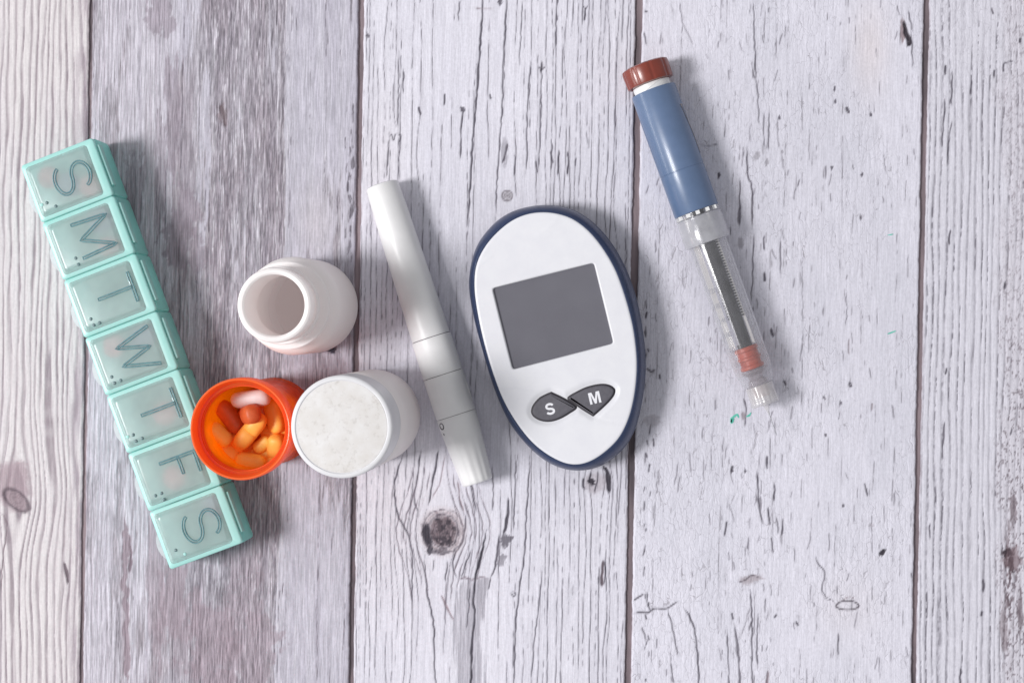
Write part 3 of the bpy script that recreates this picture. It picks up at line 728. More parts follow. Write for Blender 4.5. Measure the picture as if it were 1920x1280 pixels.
def board_ridged_white(U, V):           # rightmost board: grooved grain, dark specks at the edge
    b = Board(U, V, (209, 207, 217)); G, Vv = b.G, b.V
    g = G + (fbm(G / 60, Vv / 300, 150) - .5) * 14
    rough = sst(1872, 1905, G + (fbm(G / 30, Vv / 90, 151) - .5) * 60)
    top = 1 - sst(60, 240, Vv)
    fr = g / 12.6 + (fbm(g / 26., Vv / 420., 152) - .5) * 1.3; fi = np.floor(fr); fr = fr - fi
    lm = np.exp(-((fr - .5) / .16) ** 2)
    grit = fbm(G / 3., Vv / 9., 153, 3, .65)
    amp = (.25 + .75 * vn(fi * 1.7, Vv / 130., 154)) * (.45 + 1.1 * (grit - .25)) * (1 - .6 * top) * (1 - .5 * rough)
    b.tint(lm * np.clip(amp, 0, 1) * .95, (142, 139, 149)); b.h -= .15 * lm * (1 - .6 * top)
    sharp = np.exp(-((fr - .56) / .06) ** 2) * sst(.5, .66, vn(fi * 2.9, Vv / 60., 155)) * sst(.35, .55, grit)
    b.tint(sharp * .8, (86, 82, 92)); b.h -= .15 * sharp
    near = np.exp(-((G - 1775) / 30.) ** 2)
    b.tint(near * lm * .35 * sst(.4, .6, grit), (104, 100, 110))
    b.h += .10 * (fbm(G / 6., Vv / 10., 156) - .5)
    sp = sst(.60, .70, fbm(G / 3.2, Vv / 5.5, 157, 3, .6)) * np.clip(rough * (.45 + .55 * sst(500, 900, Vv)), 0, 1)
    b.tint(sp * .85, (94, 84, 92)); b.h -= .14 * sp
    b.tint(rough * .22, (188, 180, 188))
    core = np.exp(-((b.U - 1893) / 9.) ** 2) * np.exp(-((Vv - 1090) / 100.) ** 2) * sst(.42, .58, fbm(G / 4., Vv / 11., 158))
    b.tint(core * .9, (78, 62, 68)); b.h -= .15 * core
    b.blob(1889, 1036, 11, 10, (44, 36, 44), .95, 159, .8, .3); b.blob(1896, 1058, 5, 16, (58, 48, 55), .9, 160, .8, .2); b.blob(1897, 1050, 17, 24, (112, 92, 98), .6, 161, .9, .1)
    b.blob(1900, 950, 6, 26, (120, 108, 115), .7, 162, 1.0, .1); b.blob(1913, 1150, 6, 40, (112, 100, 107), .7, 163, 1.0, .1); b.blob(1882, 1190, 6, 50, (130, 118, 125), .55, 168, 1.0, .1)
    dk = (84, 80, 90)
    for i, (p, w) in enumerate([([(1774, 122), (1773, 142)], 3), ([(1786, 132), (1785, 170), (1784, 200)], 1.8), ([(1773, 180), (1770, 225), (1766, 280)], 1.8), ([(1785, 225), (1780, 260), (1776, 310)], 1.6), ([(1822, 150), (1820, 180)], 1.8),
                                ([(1866, 130), (1863, 146)], 2.5), ([(1884, 118), (1900, 115)], 1.8), ([(1883, 118), (1881, 135)], 2), ([(1860, 15), (1864, 28)], 2.5), ([(1915, 70), (1912, 82)], 3.5), ([(1782, 430), (1780, 460)], 2.6),
                                ([(1885, 528), (1884, 542)], 3.5), ([(1845, 1085), (1844, 1110)], 3.0), ([(1842, 1144), (1841, 1155)], 3), ([(1802, 1250), (1800, 1290)], 2.6), ([(1776, 690), (1774, 702)], 3), ([(1898, 803), (1894, 815)], 3), ([(1771, 790), (1768, 840)], 2), ([(1728 + 15, 980), (1743, 1010)], 1.6)]):
        b.crack(p, w, dk, 300 + i)
    b.k[:] = .45 * top + .22 + .2 * rough
    return b

def board_plain(U, V):
    b = Board(U, V, (205, 202, 212))
    b.tint(sst(.45, .6, fbm(b.G / 6., b.V / 200., 170)) * .4, (150, 145, 155)); b.k[:] = .2
    return b

WOOD = wood_material()
GAPM = plastic('dark_gap_board', rgb(78, 70, 76), rgb(150, 134, 139), 0.8, 110, 0.2, stretch=(1, .12, 1))  # brown-grey colour of the board under the gaps, streaked lengthwise

table = bpy.data.objects.new('wooden_tabletop', None); COL.objects.link(table)
table['kind'] = 'structure'
table['label'] = 'weathered white and grey plank tabletop under all the objects'

def edges_at(xt, xb):
    return lambda v: xt + (xb - xt) * v / 1280.0
E = [(edges_at(-860, -875), edges_at(-348, -365)), (edges_at(-340, -357), edges_at(166.5, 148)),
     (edges_at(173.5, 155.5), edges_at(672.5, 653)), (edges_at(682.5, 662.5), edges_at(1191.5, 1171)),
     (edges_at(1204.5, 1183), edges_at(1732, 1709)), (edges_at(1743, 1717.5), edges_at(2280, 2250)), (edges_at(2291, 2261), edges_at(2830, 2795))]
KINDS = [board_plain, board_ridged_beige, board_worn_grey, board_cracked_white, board_crackled_white, board_ridged_white, board_plain]
vs_ = np.concatenate([np.arange(-1000, -50, 50), np.arange(-50, 1332, 3.0), np.arange(1335, 2300, 50)])

def plank(i):
    L, Rr = E[i]
    x0, x1 = float(L(0)), float(Rr(0))
    if x1 < -30 or x0 > 1950: xs = np.linspace(x0, x1, 30)
    else:
        a, bb = max(x0, -40), min(x1, 1975)
        parts = [np.arange(a, bb, 1.6)]
        if x0 < a: parts.insert(0, np.linspace(x0, a - 8, 10))
        if x1 > bb: parts.append(np.linspace(bb + 8, x1, 10))
        else: parts.append(np.array([x1]))
        xs = np.concatenate(parts)
    t = (xs - x0) / (x1 - x0)
    l = L(vs_) + (vn(vs_ / 40., vs_ * 0 + i, 40 + i) - .5) * 1.6 + (vn(vs_ / 8., vs_ * 0 + i, 41 + i) - .5) * 1.0
    r = Rr(vs_) + (vn(vs_ / 40., vs_ * 0 + i, 50 + i) - .5) * 1.6 + (vn(vs_ / 8., vs_ * 0 + i, 51 + i) - .5) * 1.0
    U = l[:, None] + t[None, :] * (r - l)[:, None]
    V = np.repeat(vs_[:, None], len(xs), 1)
    b = KINDS[i](U, V)
    edge = np.minimum(U - l[:, None], r[:, None] - U)
    b.h -= .35 * (1 - sst(0, 2.6, edge + (fbm(U / 5, V / 12, 190 + i) - .5) * 2.0))
    wearm = (1 - sst(0.0, 2.4, edge + (fbm(U / 6, V / 20, 192 + i) - .5) * 5))
    b.tint(wearm * .45, (150, 138, 146))
    b.h += .10 * ((2 * t - 1) ** 2)[None, :] - .08 + ((i * 37) % 5 - 2) * .05
    pos = P(U, V, 0.0)
    z = b.h * MM
    pos[..., 2] = z
    pos[..., :2] = P(U, V, 0.0)[..., :2]
    # skirt down both long sides
    def pad(a): return np.concatenate([a[:, :1], a, a[:, -1:]], 1)
    pos = pad(pos); pos[:, 0, 2] = pos[:, -1, 2] = -.004
    c = pad(np.clip(lin(np.clip(b.c, 0, 250)) / 0.95, 0, .88)); k = pad(b.k); g = np.stack([pad(b.G), pad(b.V), pad(b.G * 0 + i * 37.0)], -1)
    ny, nx = pos.shape[:2]
    idx = np.arange(ny * nx).reshape(ny, nx)
    q = np.stack([idx[1:, :-1], idx[1:, 1:], idx[:-1, 1:], idx[:-1, :-1]], -1).reshape(-1, 4)
    me = bpy.data.meshes.new('plank')
    me.vertices.add(ny * nx); me.vertices.foreach_set('co', pos.reshape(-1).astype(np.float32))
    me.loops.add(q.size); me.loops.foreach_set('vertex_index', q.reshape(-1).astype(np.int32))
    me.polygons.add(len(q)); me.polygons.foreach_set('loop_start', np.arange(0, q.size, 4, dtype=np.int32))
    me.polygons.foreach_set('use_smooth', np.ones(len(q), bool))
    me.update(calc_edges=True); me.validate()
    at = me.attributes.new('paint', 'FLOAT_COLOR', 'POINT')
    at.data.foreach_set('color', np.concatenate([c.reshape(-1, 3), np.ones((ny * nx, 1))], 1).reshape(-1).astype(np.float32))
    at = me.attributes.new('crackle', 'FLOAT', 'POINT'); at.data.foreach_set('value', k.reshape(-1).astype(np.float32))
    at = me.attributes.new('grit', 'FLOAT', 'POINT'); at.data.foreach_set('value', pad(b.g).reshape(-1).astype(np.float32))
    at = me.attributes.new('grain', 'FLOAT_VECTOR', 'POINT'); at.data.foreach_set('vector', g.reshape(-1).astype(np.float32))
    return link('plank', me, WOOD, table)
planks = [plank(i) for i in range(7)]
mb = MB()
c0 = PV(-900, -1050); c1 = PV(2900, 2350)
mb.box(((c0.x + c1.x) / 2, (c0.y + c1.y) / 2, -.0030), (abs(c1.x - c0.x), abs(c1.y - c0.y), .0036))
mb.build('backing_board', GAPM, table, None)

FLECK = plastic('teal_paint', rgb(70, 178, 158), rgb(120, 205, 188), 0.5, 900)
def fleck(pts, w, par):
    q = catmull(np.asarray(pts, float), 14, closed=False); m = MB(); rows = []
    for i, (x, y) in enumerate(q):
        d = q[min(i + 1, 13)] - q[max(i - 1, 0)]; d /= np.linalg.norm(d) + 1e-9; nn = np.array([-d[1], d[0]])
        ww = w * (math.sin(math.pi * (i + .4) / 14) ** .6) * (0.7 + .5 * random.random())
        a = PV(*(q[i] + nn * ww)); bq = PV(*(q[i] - nn * ww))
        rows.append([(a.x, a.y, .00004), (a.x, a.y, .00013), (bq.x, bq.y, .00013), (bq.x, bq.y, .00004)])
    m.loft(rows); return m.build('paint_fleck', FLECK, par)
random.seed(3)
fleck([(1372, 792), (1371, 785), (1377, 780), (1382, 777), (1385, 783)], 2.4, planks[4])
fleck([(1371, 794), (1373, 788), (1376, 784)], 3.0, planks[4])
fleck([(1399, 781), (1405, 778), (1408, 773)], 1.8, planks[4])
fleck([(1664, 441), (1670, 440), (1675, 439)], 1.0, planks[4])
fleck([(1664, 626), (1672, 623), (1680, 620)], 1.4, planks[4])

# ================================================================== PILL ORGANIZER
TEAL_BODY = plastic('teal_organizer_plastic', rgb(174, 234, 228), rgb(181, 236, 231), .35, 60, .02, 0, .5, rgb(196, 240, 237))
TEAL_LID = frosted('teal_frosted_lid', (.97, 1, 1, 1), .42, rgb(228, 244, 243), .25, .35)
TEAL_RIM = plastic('teal_lid_rim', rgb(182, 237, 231), rgb(189, 239, 234), .3, 80, .02, 0, .3, rgb(206, 240, 238))
LETTER = plastic("teal_letter_ridge", rgb(86, 126, 134), rgb(112, 152, 158), .22, 400, .1)
DOTM = plastic('braille_dark', rgb(84, 108, 112), rgb(96, 122, 124), .3, 500, .02)
TABM = clear('latch_clear', (.97, .97, .97, 1), .70, rgb(232, 232, 236), .25, .4)
HINGE = plastic('hinge_pale', rgb(164, 216, 211), rgb(174, 222, 218), .3, 200, .02, 0, .3, rgb(180, 230, 225))

ZT = .0215
tl = PV(36, 312, ZT); tr = PV(173, 256, ZT); bl = PV(318, 1069, ZT); br = PV(455, 1017, ZT)
orgc = (tl + tr + bl + br) / 4
vdir = ((tl - bl) + (tr - br)).normalized(); vdir.z = 0; vdir.normalize()
udir = Vector((vdir.y, -vdir.x, 0))
OW = ((tr - tl).dot(udir) + (br - bl).dot(udir)) / 2; OL = ((tl - bl).dot(vdir) + (tr - br).dot(vdir)) / 2
CELL = OL / 7
rot_org = Matrix((udir, vdir, Vector((0, 0, 1)))).transposed().to_quaternion()
org = thing('pill_organizer', 'translucent teal seven-day pill organizer with lettered lids, lying diagonally at the left', 'pill organizer', (orgc.x, orgc.y, 0), rot_org)
# tray: seven cups joined to each other
mb = MB()
for i in range(7):
    cy = OL / 2 - CELL * (i + .5)
    def rr(w, h, r, z): return ring(rrect(w, h, r, 5, 0, cy), z)
    w, h = OW - .0002, CELL - .00012
    z1 = .0185; t = .0012
    mb.loft([rr(w - .0030, h - .0016, .001, .0003), rr(w - .0016, h - .0006, .001, 0.0008), rr(w - .0008, h, .0010, .003), rr(w, h, .0008, z1 - .001), rr(w - .0003, h - .0003, .0007, z1),
             rr(w - 2 * t + .0003, h - 2 * t + .0003, .0018, z1), rr(w - 2 * t, h - 2 * t, .0018, z1 - .0004), rr(w - 2 * t - .001, h - 2 * t - .001, .002, .004), rr(w - .008, h - .008, .003, .0018)])
mb.build('tray', TEAL_BODY, org, 50)

def glyph(ch):
    if ch == 'S':
        a = [(.5 + .46 * math.cos(R(t)), .745 + .255 * math.sin(R(t))) for t in range(18, 271, 12)]
        b = [(.5 + .5 * math.cos(R(t)), .245 + .245 * math.sin(R(t))) for t in range(90, -165, -12)]
        a = a[:-1]
        return [a + b[1:]]
    if ch == 'M': return [[(0, 0), (.06, 1), (.5, .12), (.94, 1), (1, 0)]]
    if ch == 'W': return [[(0, 1), (.26, 0), (.5, .88), (.74, 0), (1, 1)]]
    if ch == 'T': return [[(0, 1), (1, 1)], [(.5, .98), (.5, 0)]]
    if ch == 'F': return [[(.1, 0), (.1, 1), (.9, 1)], [(.1, .53), (.78, .53)]]
DAYS = ['S', 'M', 'T', 'W', 'T', 'F', 'S']
WIDTH = {'S': .0098, 'M': .0125, 'T': .0108, 'W': .0140, 'F': .0090}
DOTS = [[(4.9, 5.9, 1), (7.5, 3.6, 1), (2.9, 5.9, 0)], [(7.7, 5.7, 1), (7.9, 3.3, 1)], [(5.2, 5.5, 1), (5.4, 3.1, 1), (7.7, 3.1, 1)],
        [(5.0, 5.6, 1), (5.2, 3.2, 1), (7.6, 3.3, 1)], [(5.0, 5.6, 1), (5.2, 3.2, 1), (7.6, 3.3, 1), (2.9, 5.6, 0)], [(4.9, 4.6, 1), (7.3, 4.6, 1), (7.3, 2.2, 1)], [(4.9, 5.9, 1), (7.5, 3.5, 0)]]
for i, ch in enumerate(DAYS):
    cy = OL / 2 - CELL * (i + .5)
    def rr(d, r, z): return ring(rrect(OW - .0004 - 2 * d, CELL - .00016 - 2 * d, min(r, .0011), 6, 0, cy), z)
    def rp(d, r, z):       # raised window, set off towards the left
        return ring(rrect(OW - .0056 - 2 * d, CELL - .0040 - 2 * d, r, 6, -.0009, cy), z)
    # rim of the lid: a frame round the window
    m = MB()
    m.loft([rp(0, .0012, .0187), rr(.0012, .0016, .0187), rr(.0004, .0022, .0188), rr(0, .0018, .0193), rr(0, .0018, .0206), rr(.0002, .0018, .0210), rr(.0005, .0020, .0211), rr(.0022, .0016, .0211), rp(-.0002, .0014, .0210), rp(0, .0012, .0206), rp(0, .0012, .0187)], False, False)
    lid = m.build('lid', TEAL_RIM, org, 50)
    lid['label'] = 'lid embossed with the letter ' + ch
    # window: one thin closed sheet, domed up over the rim
    m = MB()
    m.loft([rp(.0012, .0010, .0200), rp(-.0001, .0012, .0200), rp(-.0001, .0012, .0206), rp(-.0005, .0013, .02108), rp(-.0004, .0013, .0212), rp(.0001, .0011, .02145), rp(.0007, .0010, .0218), rp(.0010, .0010, .02195), rp(.0014, .0010, .0220)])
    m.build('window', TEAL_LID, lid, 45)
    # letter: ridge lying on the window, reading down the tray
    hgt = .0132; u0 = -OW / 2 + .0102; m = MB()
    for st in glyph(ch):
        pts = [(u0 + gy * hgt, cy - (gx - .5) * WIDTH[ch], .02205) for gx, gy in st]
        if ch != 'S':
            q = []
            for a, b_ in zip(pts[:-1], pts[1:]): q += [tuple(np.array(a) * (1 - k) + np.array(b_) * k) for k in (0, .06, .5, .94)]
            pts = q + [pts[-1]]
        # two fine rails with a groove between them, as an engraved outline
        prof = []
        pv = [Vector(p) for p in pts]
        for s_ in (-1, 1):
            side = []
            for k, p in enumerate(pv):
                d = (pv[min(k + 1, len(pv) - 1)] - pv[max(k - 1, 0)]).normalized()
                side.append(p + Vector((-d.y, d.x, 0)) * s_ * .00042)
            prof.append(side)
        loop = prof[0] + prof[1][::-1]
        m.tube(loop + [loop[0]], .00027, 6)
    m.build('letter', LETTER, lid, 60)
    for du, dv, dark in DOTS[i]:
        m = MB()
        m.lathe([(.62, 0), (.60, .12), (.5, .22), (.3, .28), (.05, .3)], 14, origin=(-OW / 2 + du * MM, cy - CELL / 2 + dv * MM, .02195))
        m.build('braille_dot', DOTM if dark else TEAL_RIM, lid, 60)
    # latch tab at the left, hinge bar at the right
    m = MB(); tab = []
    for k in range(17):
        a = R(90 + 180 * k / 16); tab.append((-OW / 2 + .0003 + .0030 * math.cos(a), cy - .0022 + .0052 * math.sin(a)))
    m.loft([ring(tab, .0150), ring(tab, .0166)]); m.build('latch_tab', TABM, lid, 40)
    m = MB()
    m.loft([ring(rrect(.0011, CELL * .70, .0003, 3, OW / 2 + .0004, cy + .0004), z) for z in (.0165, .0195)] + [ring(rrect(.0007, CELL * .69, .0002, 3, OW / 2 + .0004, cy + .0004), .0198)])
    m.build('hinge', HINGE, lid, 40)

# tablets seen blurred through the lids
def tablet_mesh(r, t, n=28):
    return MB().lathe([(.01, 0), (r * .6, .05 * t), (r * .9, .14 * t), (r, .34 * t), (r, .66 * t), (r * .9, .86 * t), (r * .6, .95 * t), (.01, t)], n)
PINK = plastic('pink_tablet', rgb(222, 140, 146), rgb(228, 150, 154), .6, 700)
MAUVE = plastic('mauve_tablet', rgb(104, 104, 142), rgb(116, 116, 152), .6, 700)
def in_tray(i, u, v, r, mat, name, label):
    m = tablet_mesh(r, 4.0); o = m.build(name, mat, None, 50)
    cy = OL / 2 - CELL * (i + .5)
    w = Vector((orgc.x, orgc.y, 0)) + udir * (u * MM) + vdir * (cy + v * MM)
    o.location = (w.x, w.y, .0156); tag(o, label, 'pill', 'tablets blurred under the teal lids')
    o.rotation_euler = (.1, .08, i)
in_tray(0, -6.5, 4.0, 4.0, PINK, 'pink_tablet', 'pinkish tablet blurred under the left half of the topmost S lid')
in_tray(0, 6.5, -4.2, 4.2, PINK, 'pink_tablet', 'pinkish tablet blurred in the lower right corner under the topmost S lid')
in_tray(0, -.5, -1, 4.4, MAUVE, 'grey_tablet', 'greyish tablet blurred under the middle of the topmost S lid')
in_tray(1, 5.5, 4.5, 4.6, MAUVE, 'grey_tablet', 'greyish tablet blurred under the upper right of the M lid')
in_tray(1, 5.0, -5.0, 3.8, PINK, 'pink_tablet', 'pale pink tablet blurred at the lower edge under the M lid')
in_tray(3, -5.5, 4.5, 4.2, PINK, 'pink_tablet', 'pinkish tablet blurred at the upper left under the W lid')
in_tray(3, 5.5, 4.0, 4.4, MAUVE, 'grey_tablet', 'greyish tablet blurred at the upper right under the W lid')
in_tray(4, 3.5, -2.0, 4.6, PINK, 'pink_tablet', 'pinkish tablet blurred under the lower T lid, below the W lid')
in_tray(5, -1.5, -2.5, 4.4, PINK, 'pink_tablet', 'pinkish tablet blurred under the F lid beside the orange vial')
in_tray(6, 8.0, 5.0, 4.2, MAUVE, 'grey_tablet', 'greyish tablet blurred at the upper right under the bottom S lid')

# ================================================================== WHITE BOTTLES
HDPE = plastic('white_bottle_plastic', rgb(250, 248, 248), rgb(251, 249, 249), .42, 90, .05, 0, .30, rgb(255, 250, 248))
CAPM = plastic('white_cap_plastic', rgb(224, 224, 228), rgb(230, 230, 233), .35, 150, .03, 0, .12, rgb(240, 225, 220))
SCUFF = None
def scuffed():
    m, nt, out = nodes('scuffed_cap_top')
    n1 = noise(nt, 120, 5, .65); n2 = noise(nt, 520, 4, .7); n3 = noise(nt, 60, 2, .5)
    c = ramp(nt, n1.outputs['Fac'], rgb(210, 206, 203), rgb(220, 218, 218), .36, .64)
    d = ramp(nt, n2.outputs['Fac'], (.72, .70, .68, 1), (1, 1, 1, 1), .30, .46)
    mx = N(nt, 'ShaderNodeMix', data_type='RGBA', blend_type='MULTIPLY'); mx.inputs['Factor'].default_value = .55
    nt.links.new(c, mx.inputs['A']); nt.links.new(d, mx.inputs['B'])
    p = N(nt, 'ShaderNodeBsdfPrincipled'); p.inputs['Roughness'].default_value = .6; p.inputs['Specular IOR Level'].default_value = .3
    nt.links.new(mx.outputs['Result'], p.inputs['Base Color'])
    b = N(nt, 'ShaderNodeBump'); b.inputs['Strength'].default_value = .15; b.inputs['Distance'].default_value = .0002
    nt.links.new(n2.outputs['Fac'], b.inputs['Height']); nt.links.new(b.outputs['Normal'], p.inputs['Normal'])
    nt.links.new(p.outputs['BSDF'], out.inputs['Surface']); return m
SCUFF = scuffed()

def arc(c, r, a0, a1, n=6): return [(c[0] + r * math.cos(R(a0 + (a1 - a0) * i / n)), c[1] + r * math.sin(R(a0 + (a1 - a0) * i / n))) for i in range(n + 1)]
RB = 16.9
def bottle_body(root):
    out = [(.01, .9), (12.5, .5), (14.5, 0)] + arc((RB - 2.6, 2.6), 2.6, -70, 0, 5) + [(RB, 34)] + arc((RB - 7.5, 34.5), 7.5, 4, 62, 8)
    out += [(12.7, 42.4), (12.3, 44.0)]
    inn = [(10.1, 65.3), (10.1, 46), (10.6, 43.5), (13.0, 40.5), (RB - 1.3, 34), (RB - 1.3, 4), (RB - 3.5, 1.9), (.01, 1.5)]
    neck = [(11.8, 45), (11.7, 46), (11.7, 60.5), (12.3, 61.5), (12.4, 64.6), (12.1, 65.6), (11.5, 66), (10.6, 65.9)]
    return MB().lathe(out + neck + inn, 96).build('body', HDPE, root, 35)

wb = PV(514, 572, .0655); wb = Vector((wb.x, wb.y, 0))
b1 = thing('white_bottle', 'open white plastic pill bottle without a cap, its mouth showing an empty inside', 'bottle', wb)
bottle_body(b1)
MB().lathe([(11.7, 45.2), (14.6, 45.6), (15.0, 46.0), (15.0, 47.5), (14.7, 47.9), (11.7, 48.1)], 96).build('neck_collar', HDPE, b1, 35)
m = MB(); pts = []
for i in range(0, 400):
    t = i / 399; a = 2 * math.pi * 1.35 * t + 1.0
    r = 11.75 + .75 * min(1, 14 * t, 14 * (1 - t)); z = 51.0 + 6.2 * t
    pts.append((r * math.cos(a) * MM, r * math.sin(a) * MM, z * MM))
m.tube(pts, .00062, 8); m.build('screw_thread', HDPE, b1, 60)

cbp = PV(640, 800, .0685); cbp = Vector((cbp.x, cbp.y, 0))
b2 = thing('capped_bottle', 'closed white plastic bottle with wide scuffed screw cap, right beside the orange vial', 'bottle', cbp)
bottle_body(b2)
RC = 16.9
capo = MB().lathe([(12.5, 50.5), (RC - .3, 50.5), (RC, 50.8), (RC, 51.6), (RC - .25, 51.9), (RC - .25, 52.2), (RC - .02, 52.5), (RC - .1, 66.8)] + arc((RC - 1.1, 67.2), 1.0, 0, 90, 6) + [(RC - 1.5, 68.2), (RC - 1.8, 67.9), (RC - 2.2, 67.85), (.01, 67.85)], 128).build('cap', CAPM, b2, 35)
MB().lathe([(RC - 1.9, 67.80), (RC - 1.95, 67.98), (RC - 2.3, 68.02), (.01, 68.05)], 96).build('cap_top', SCUFF, capo, 35)
MB().lathe([(12.6, 44.4), (14.6, 44.8), (14.9, 45.4), (14.9, 47.2), (14.5, 47.8), (12.2, 48)], 96).build('neck_collar', HDPE, b2, 35)

# ================================================================== ORANGE VIAL
def orange_mat(name, through, milk):
    return clear(name, (1.0, .44, .07, 1), milk, rgb(255, 124, 26), .12, .72, rgb(255, 172, 44), 1.48, fmax=.22)
ORANGE = orange_mat('orange_vial_plastic', 0, .80)
ORIM = plastic('orange_rim_plastic', rgb(255, 136, 66), rgb(255, 142, 72), .25, 120, .02, .2, .5, rgb(255, 124, 30))
vb = (PV(515, 788, 0) + PV(450, 804, .053)) / 2; vb = Vector((vb.x, vb.y, 0))
vial = thing('orange_vial', 'open translucent orange pill vial filled with caplets, standing over the corner of the organizer', 'vial', vb)
ro = 15.6
MB().lathe([(.01, .5), (13.5, .5), (14, 0)] + arc((ro - 1.2, 1.2), 1.2, -80, 0, 4) + [(ro - .06, 44.5), (ro - .06, 49.4), (ro - 1.1, 49.4), (ro - 1.1, 2.2), (ro - 1.9, 1.4), (.01, 1.4)], 96).build('body', ORANGE, vial, 35)
RV = 17.2
MB().lathe([(ro - .05, 44.8), (RV - .5, 44.8), (RV, 45.3), (RV, 52.4), (RV - .25, 53.0), (RV - .45, 53.2), (RV - .8, 53.1), (RV - 1.0, 52.6), (RV - 1.3, 50.0), (ro - .05, 49.5)], 96).build('rim', ORIM, vial, 35)
for z in (48.0, 46.2):
    pts = [((ro - 1.15) * math.cos(a) * MM, (ro - 1.15) * math.sin(a) * MM, z * MM) for a in np.linspace(0, 2 * np.pi, 73)]
    MB().tube(pts, .0003, 6).build('inner_ridge', ORIM, vial, 60)

CAPL = [plastic('yellow_orange_caplet', rgb(255, 224, 118), rgb(255, 216, 106), .5, 500, .05), plastic('orange_caplet', rgb(255, 200, 96), rgb(255, 192, 86), .5, 500, .05),
        plastic('shade_browned_caplet', rgb(196, 100, 56), rgb(206, 108, 62), .5, 500, .05), plastic('white_tablet', rgb(226, 222, 222), rgb(232, 228, 228), .55, 500, .05)]  # brown caplet: shade inside the vial is put into its colour
def caplet(L, w, t, score=False):
    """rounded oblong tablet, long axis x (mm)"""
    m = MB(); rings = []
    n = 20
    xs = [-1, -.97, -.9, -.78, -.6, -.3, -.04, 0, .04, .3, .6, .78, .9, .97, 1]
    for x in xs:
        s_ = math.sqrt(max(0, 1 - max(0, (abs(x) - .45) / .55) ** 2.4)); s_ = max(s_, .03)
        zz = .82 if (score and x == 0) else 1.0
        rings.append([(x * L / 2 * MM, s_ * w / 2 * MM * math.copysign(abs(math.cos(a)) ** .85, math.cos(a)), zz * (.35 + .65 * s_) * t / 2 * MM * math.copysign(abs(math.sin(a)) ** .8, math.sin(a)) * min(1, s_ * 1.6)) for a in np.linspace(0, 2 * np.pi, n, endpoint=False)])
    m.loft(rings); return m
OFF = (340, 690); SC = 5.565
def pill(cx, cy, ex, ey, z, L, w, t, mat, label, pitch=0.0, roll=0.0, name='caplet', score=False):
    """centre and one end in close-up pixels; z in mm; pitch lifts the end"""
    z += 4
    a = PV(OFF[0] + cx / SC, OFF[1] + cy / SC, z * MM); e = PV(OFF[0] + ex / SC, OFF[1] + ey / SC, z * MM)
    o = caplet(L * .92, w * .9, t * .92, score).build(name, CAPL[mat], None, 60)
    d = (e - a); d.z = 0; d.normalize()
    q = d.to_track_quat('X', 'Z')
    o.rotation_mode = 'QUATERNION'
    o.rotation_quaternion = q @ Quaternion((0, 1, 0), -R(pitch)) @ Quaternion((1, 0, 0), R(roll))
    o.location = a
    tag(o, label, 'pill', 'pills inside the orange vial')
    return o
pill(725, 320, 960, 295, 30, 15.5, 8.0, 5.5, 3, 'large white tablet leaning on the back wall inside the orange vial', 4, 62, 'white_tablet')
pill(505, 510, 640, 700, 25, 14.5, 7.0, 6.2, 2, 'caplet with shade painted in as reddish brown, beside the white tablet in the orange vial', -6, 30)
pill(720, 655, 545, 860, 28.5, 16.5, 7.0, 6.4, 1, 'long scored orange caplet lying on top in the middle of the vial', -6, -12, score=True)
pill(722, 480, 800, 460, 31.5, 9.0, 7.6, 6.6, 2, 'caplet with brown shade painted in, seen end-on under the white tablet in the vial', 55, 0)
pill(402, 692, 500, 790, 27, 10.5, 5.4, 6.0, 0, 'pale yellow-orange caplet at the left wall of the vial', -12, 40)
pill(470, 862, 570, 930, 23, 11.5, 5.0, 6.4, 0, 'yellow-orange caplet tucked below the leftmost one, against the vial wall', -4, 55)
pill(722, 985, 860, 1010, 25, 12.0, 7.4, 6.2, 0, 'yellow-orange caplet lowest in view at the front wall of the vial', -4, 18)
pill(850, 792, 920, 735, 23, 8.0, 5.2, 5.2, 0, 'small orange caplet right of the long scored caplet', 12, 0)
pill(985, 812, 1000, 740, 24, 9.5, 6.6, 6.0, 1, 'orange caplet standing at the right wall under the vial rim', 25, 0)
pill(905, 900, 990, 860, 20.5, 11.0, 5.6, 5.4, 0, 'pale caplet half hidden low at the right of the vial', 6, 0)
pill(975, 500, 1010, 650, 23, 13.5, 7.0, 6.0, 1, 'orange caplet in shade at the right back wall of the vial', 4, 25)
pill(985, 660, 900, 690, 20, 12.0, 6.6, 6.0, 1, 'reddish orange caplet behind the rim at the right of the vial', 0, 20)
pill(620, 600, 560, 700, 19, 14.0, 7.0, 6.0, 2, 'caplet with brown shade painted in, deep under the long scored caplet in the vial', 0, 10)
pill(850, 560, 800, 700, 17, 14.0, 7.0, 6.0, 2, 'caplet with brown shade painted in, deep below the end-on caplet in the vial', 0, 10)
pill(700, 830, 800, 880, 17, 14.0, 7.0, 6.0, 1, 'orange caplet deep in the vial between the front caplets', 0, 10)

pill(585, 770, 640, 830, 22, 9.5, 5.0, 5.0, 1, 'orange caplet half hidden under the left end of the long scored caplet', 0, 20)
pill(800, 915, 850, 940, 19, 8.0, 5.0, 5.0, 0, 'small yellow-orange caplet between the lowest caplet and the small one', 0, 0)
pill(930, 985, 980, 950, 22, 9.0, 5.4, 5.0, 1, 'orange caplet low at the right front wall of the vial', 0, 30)

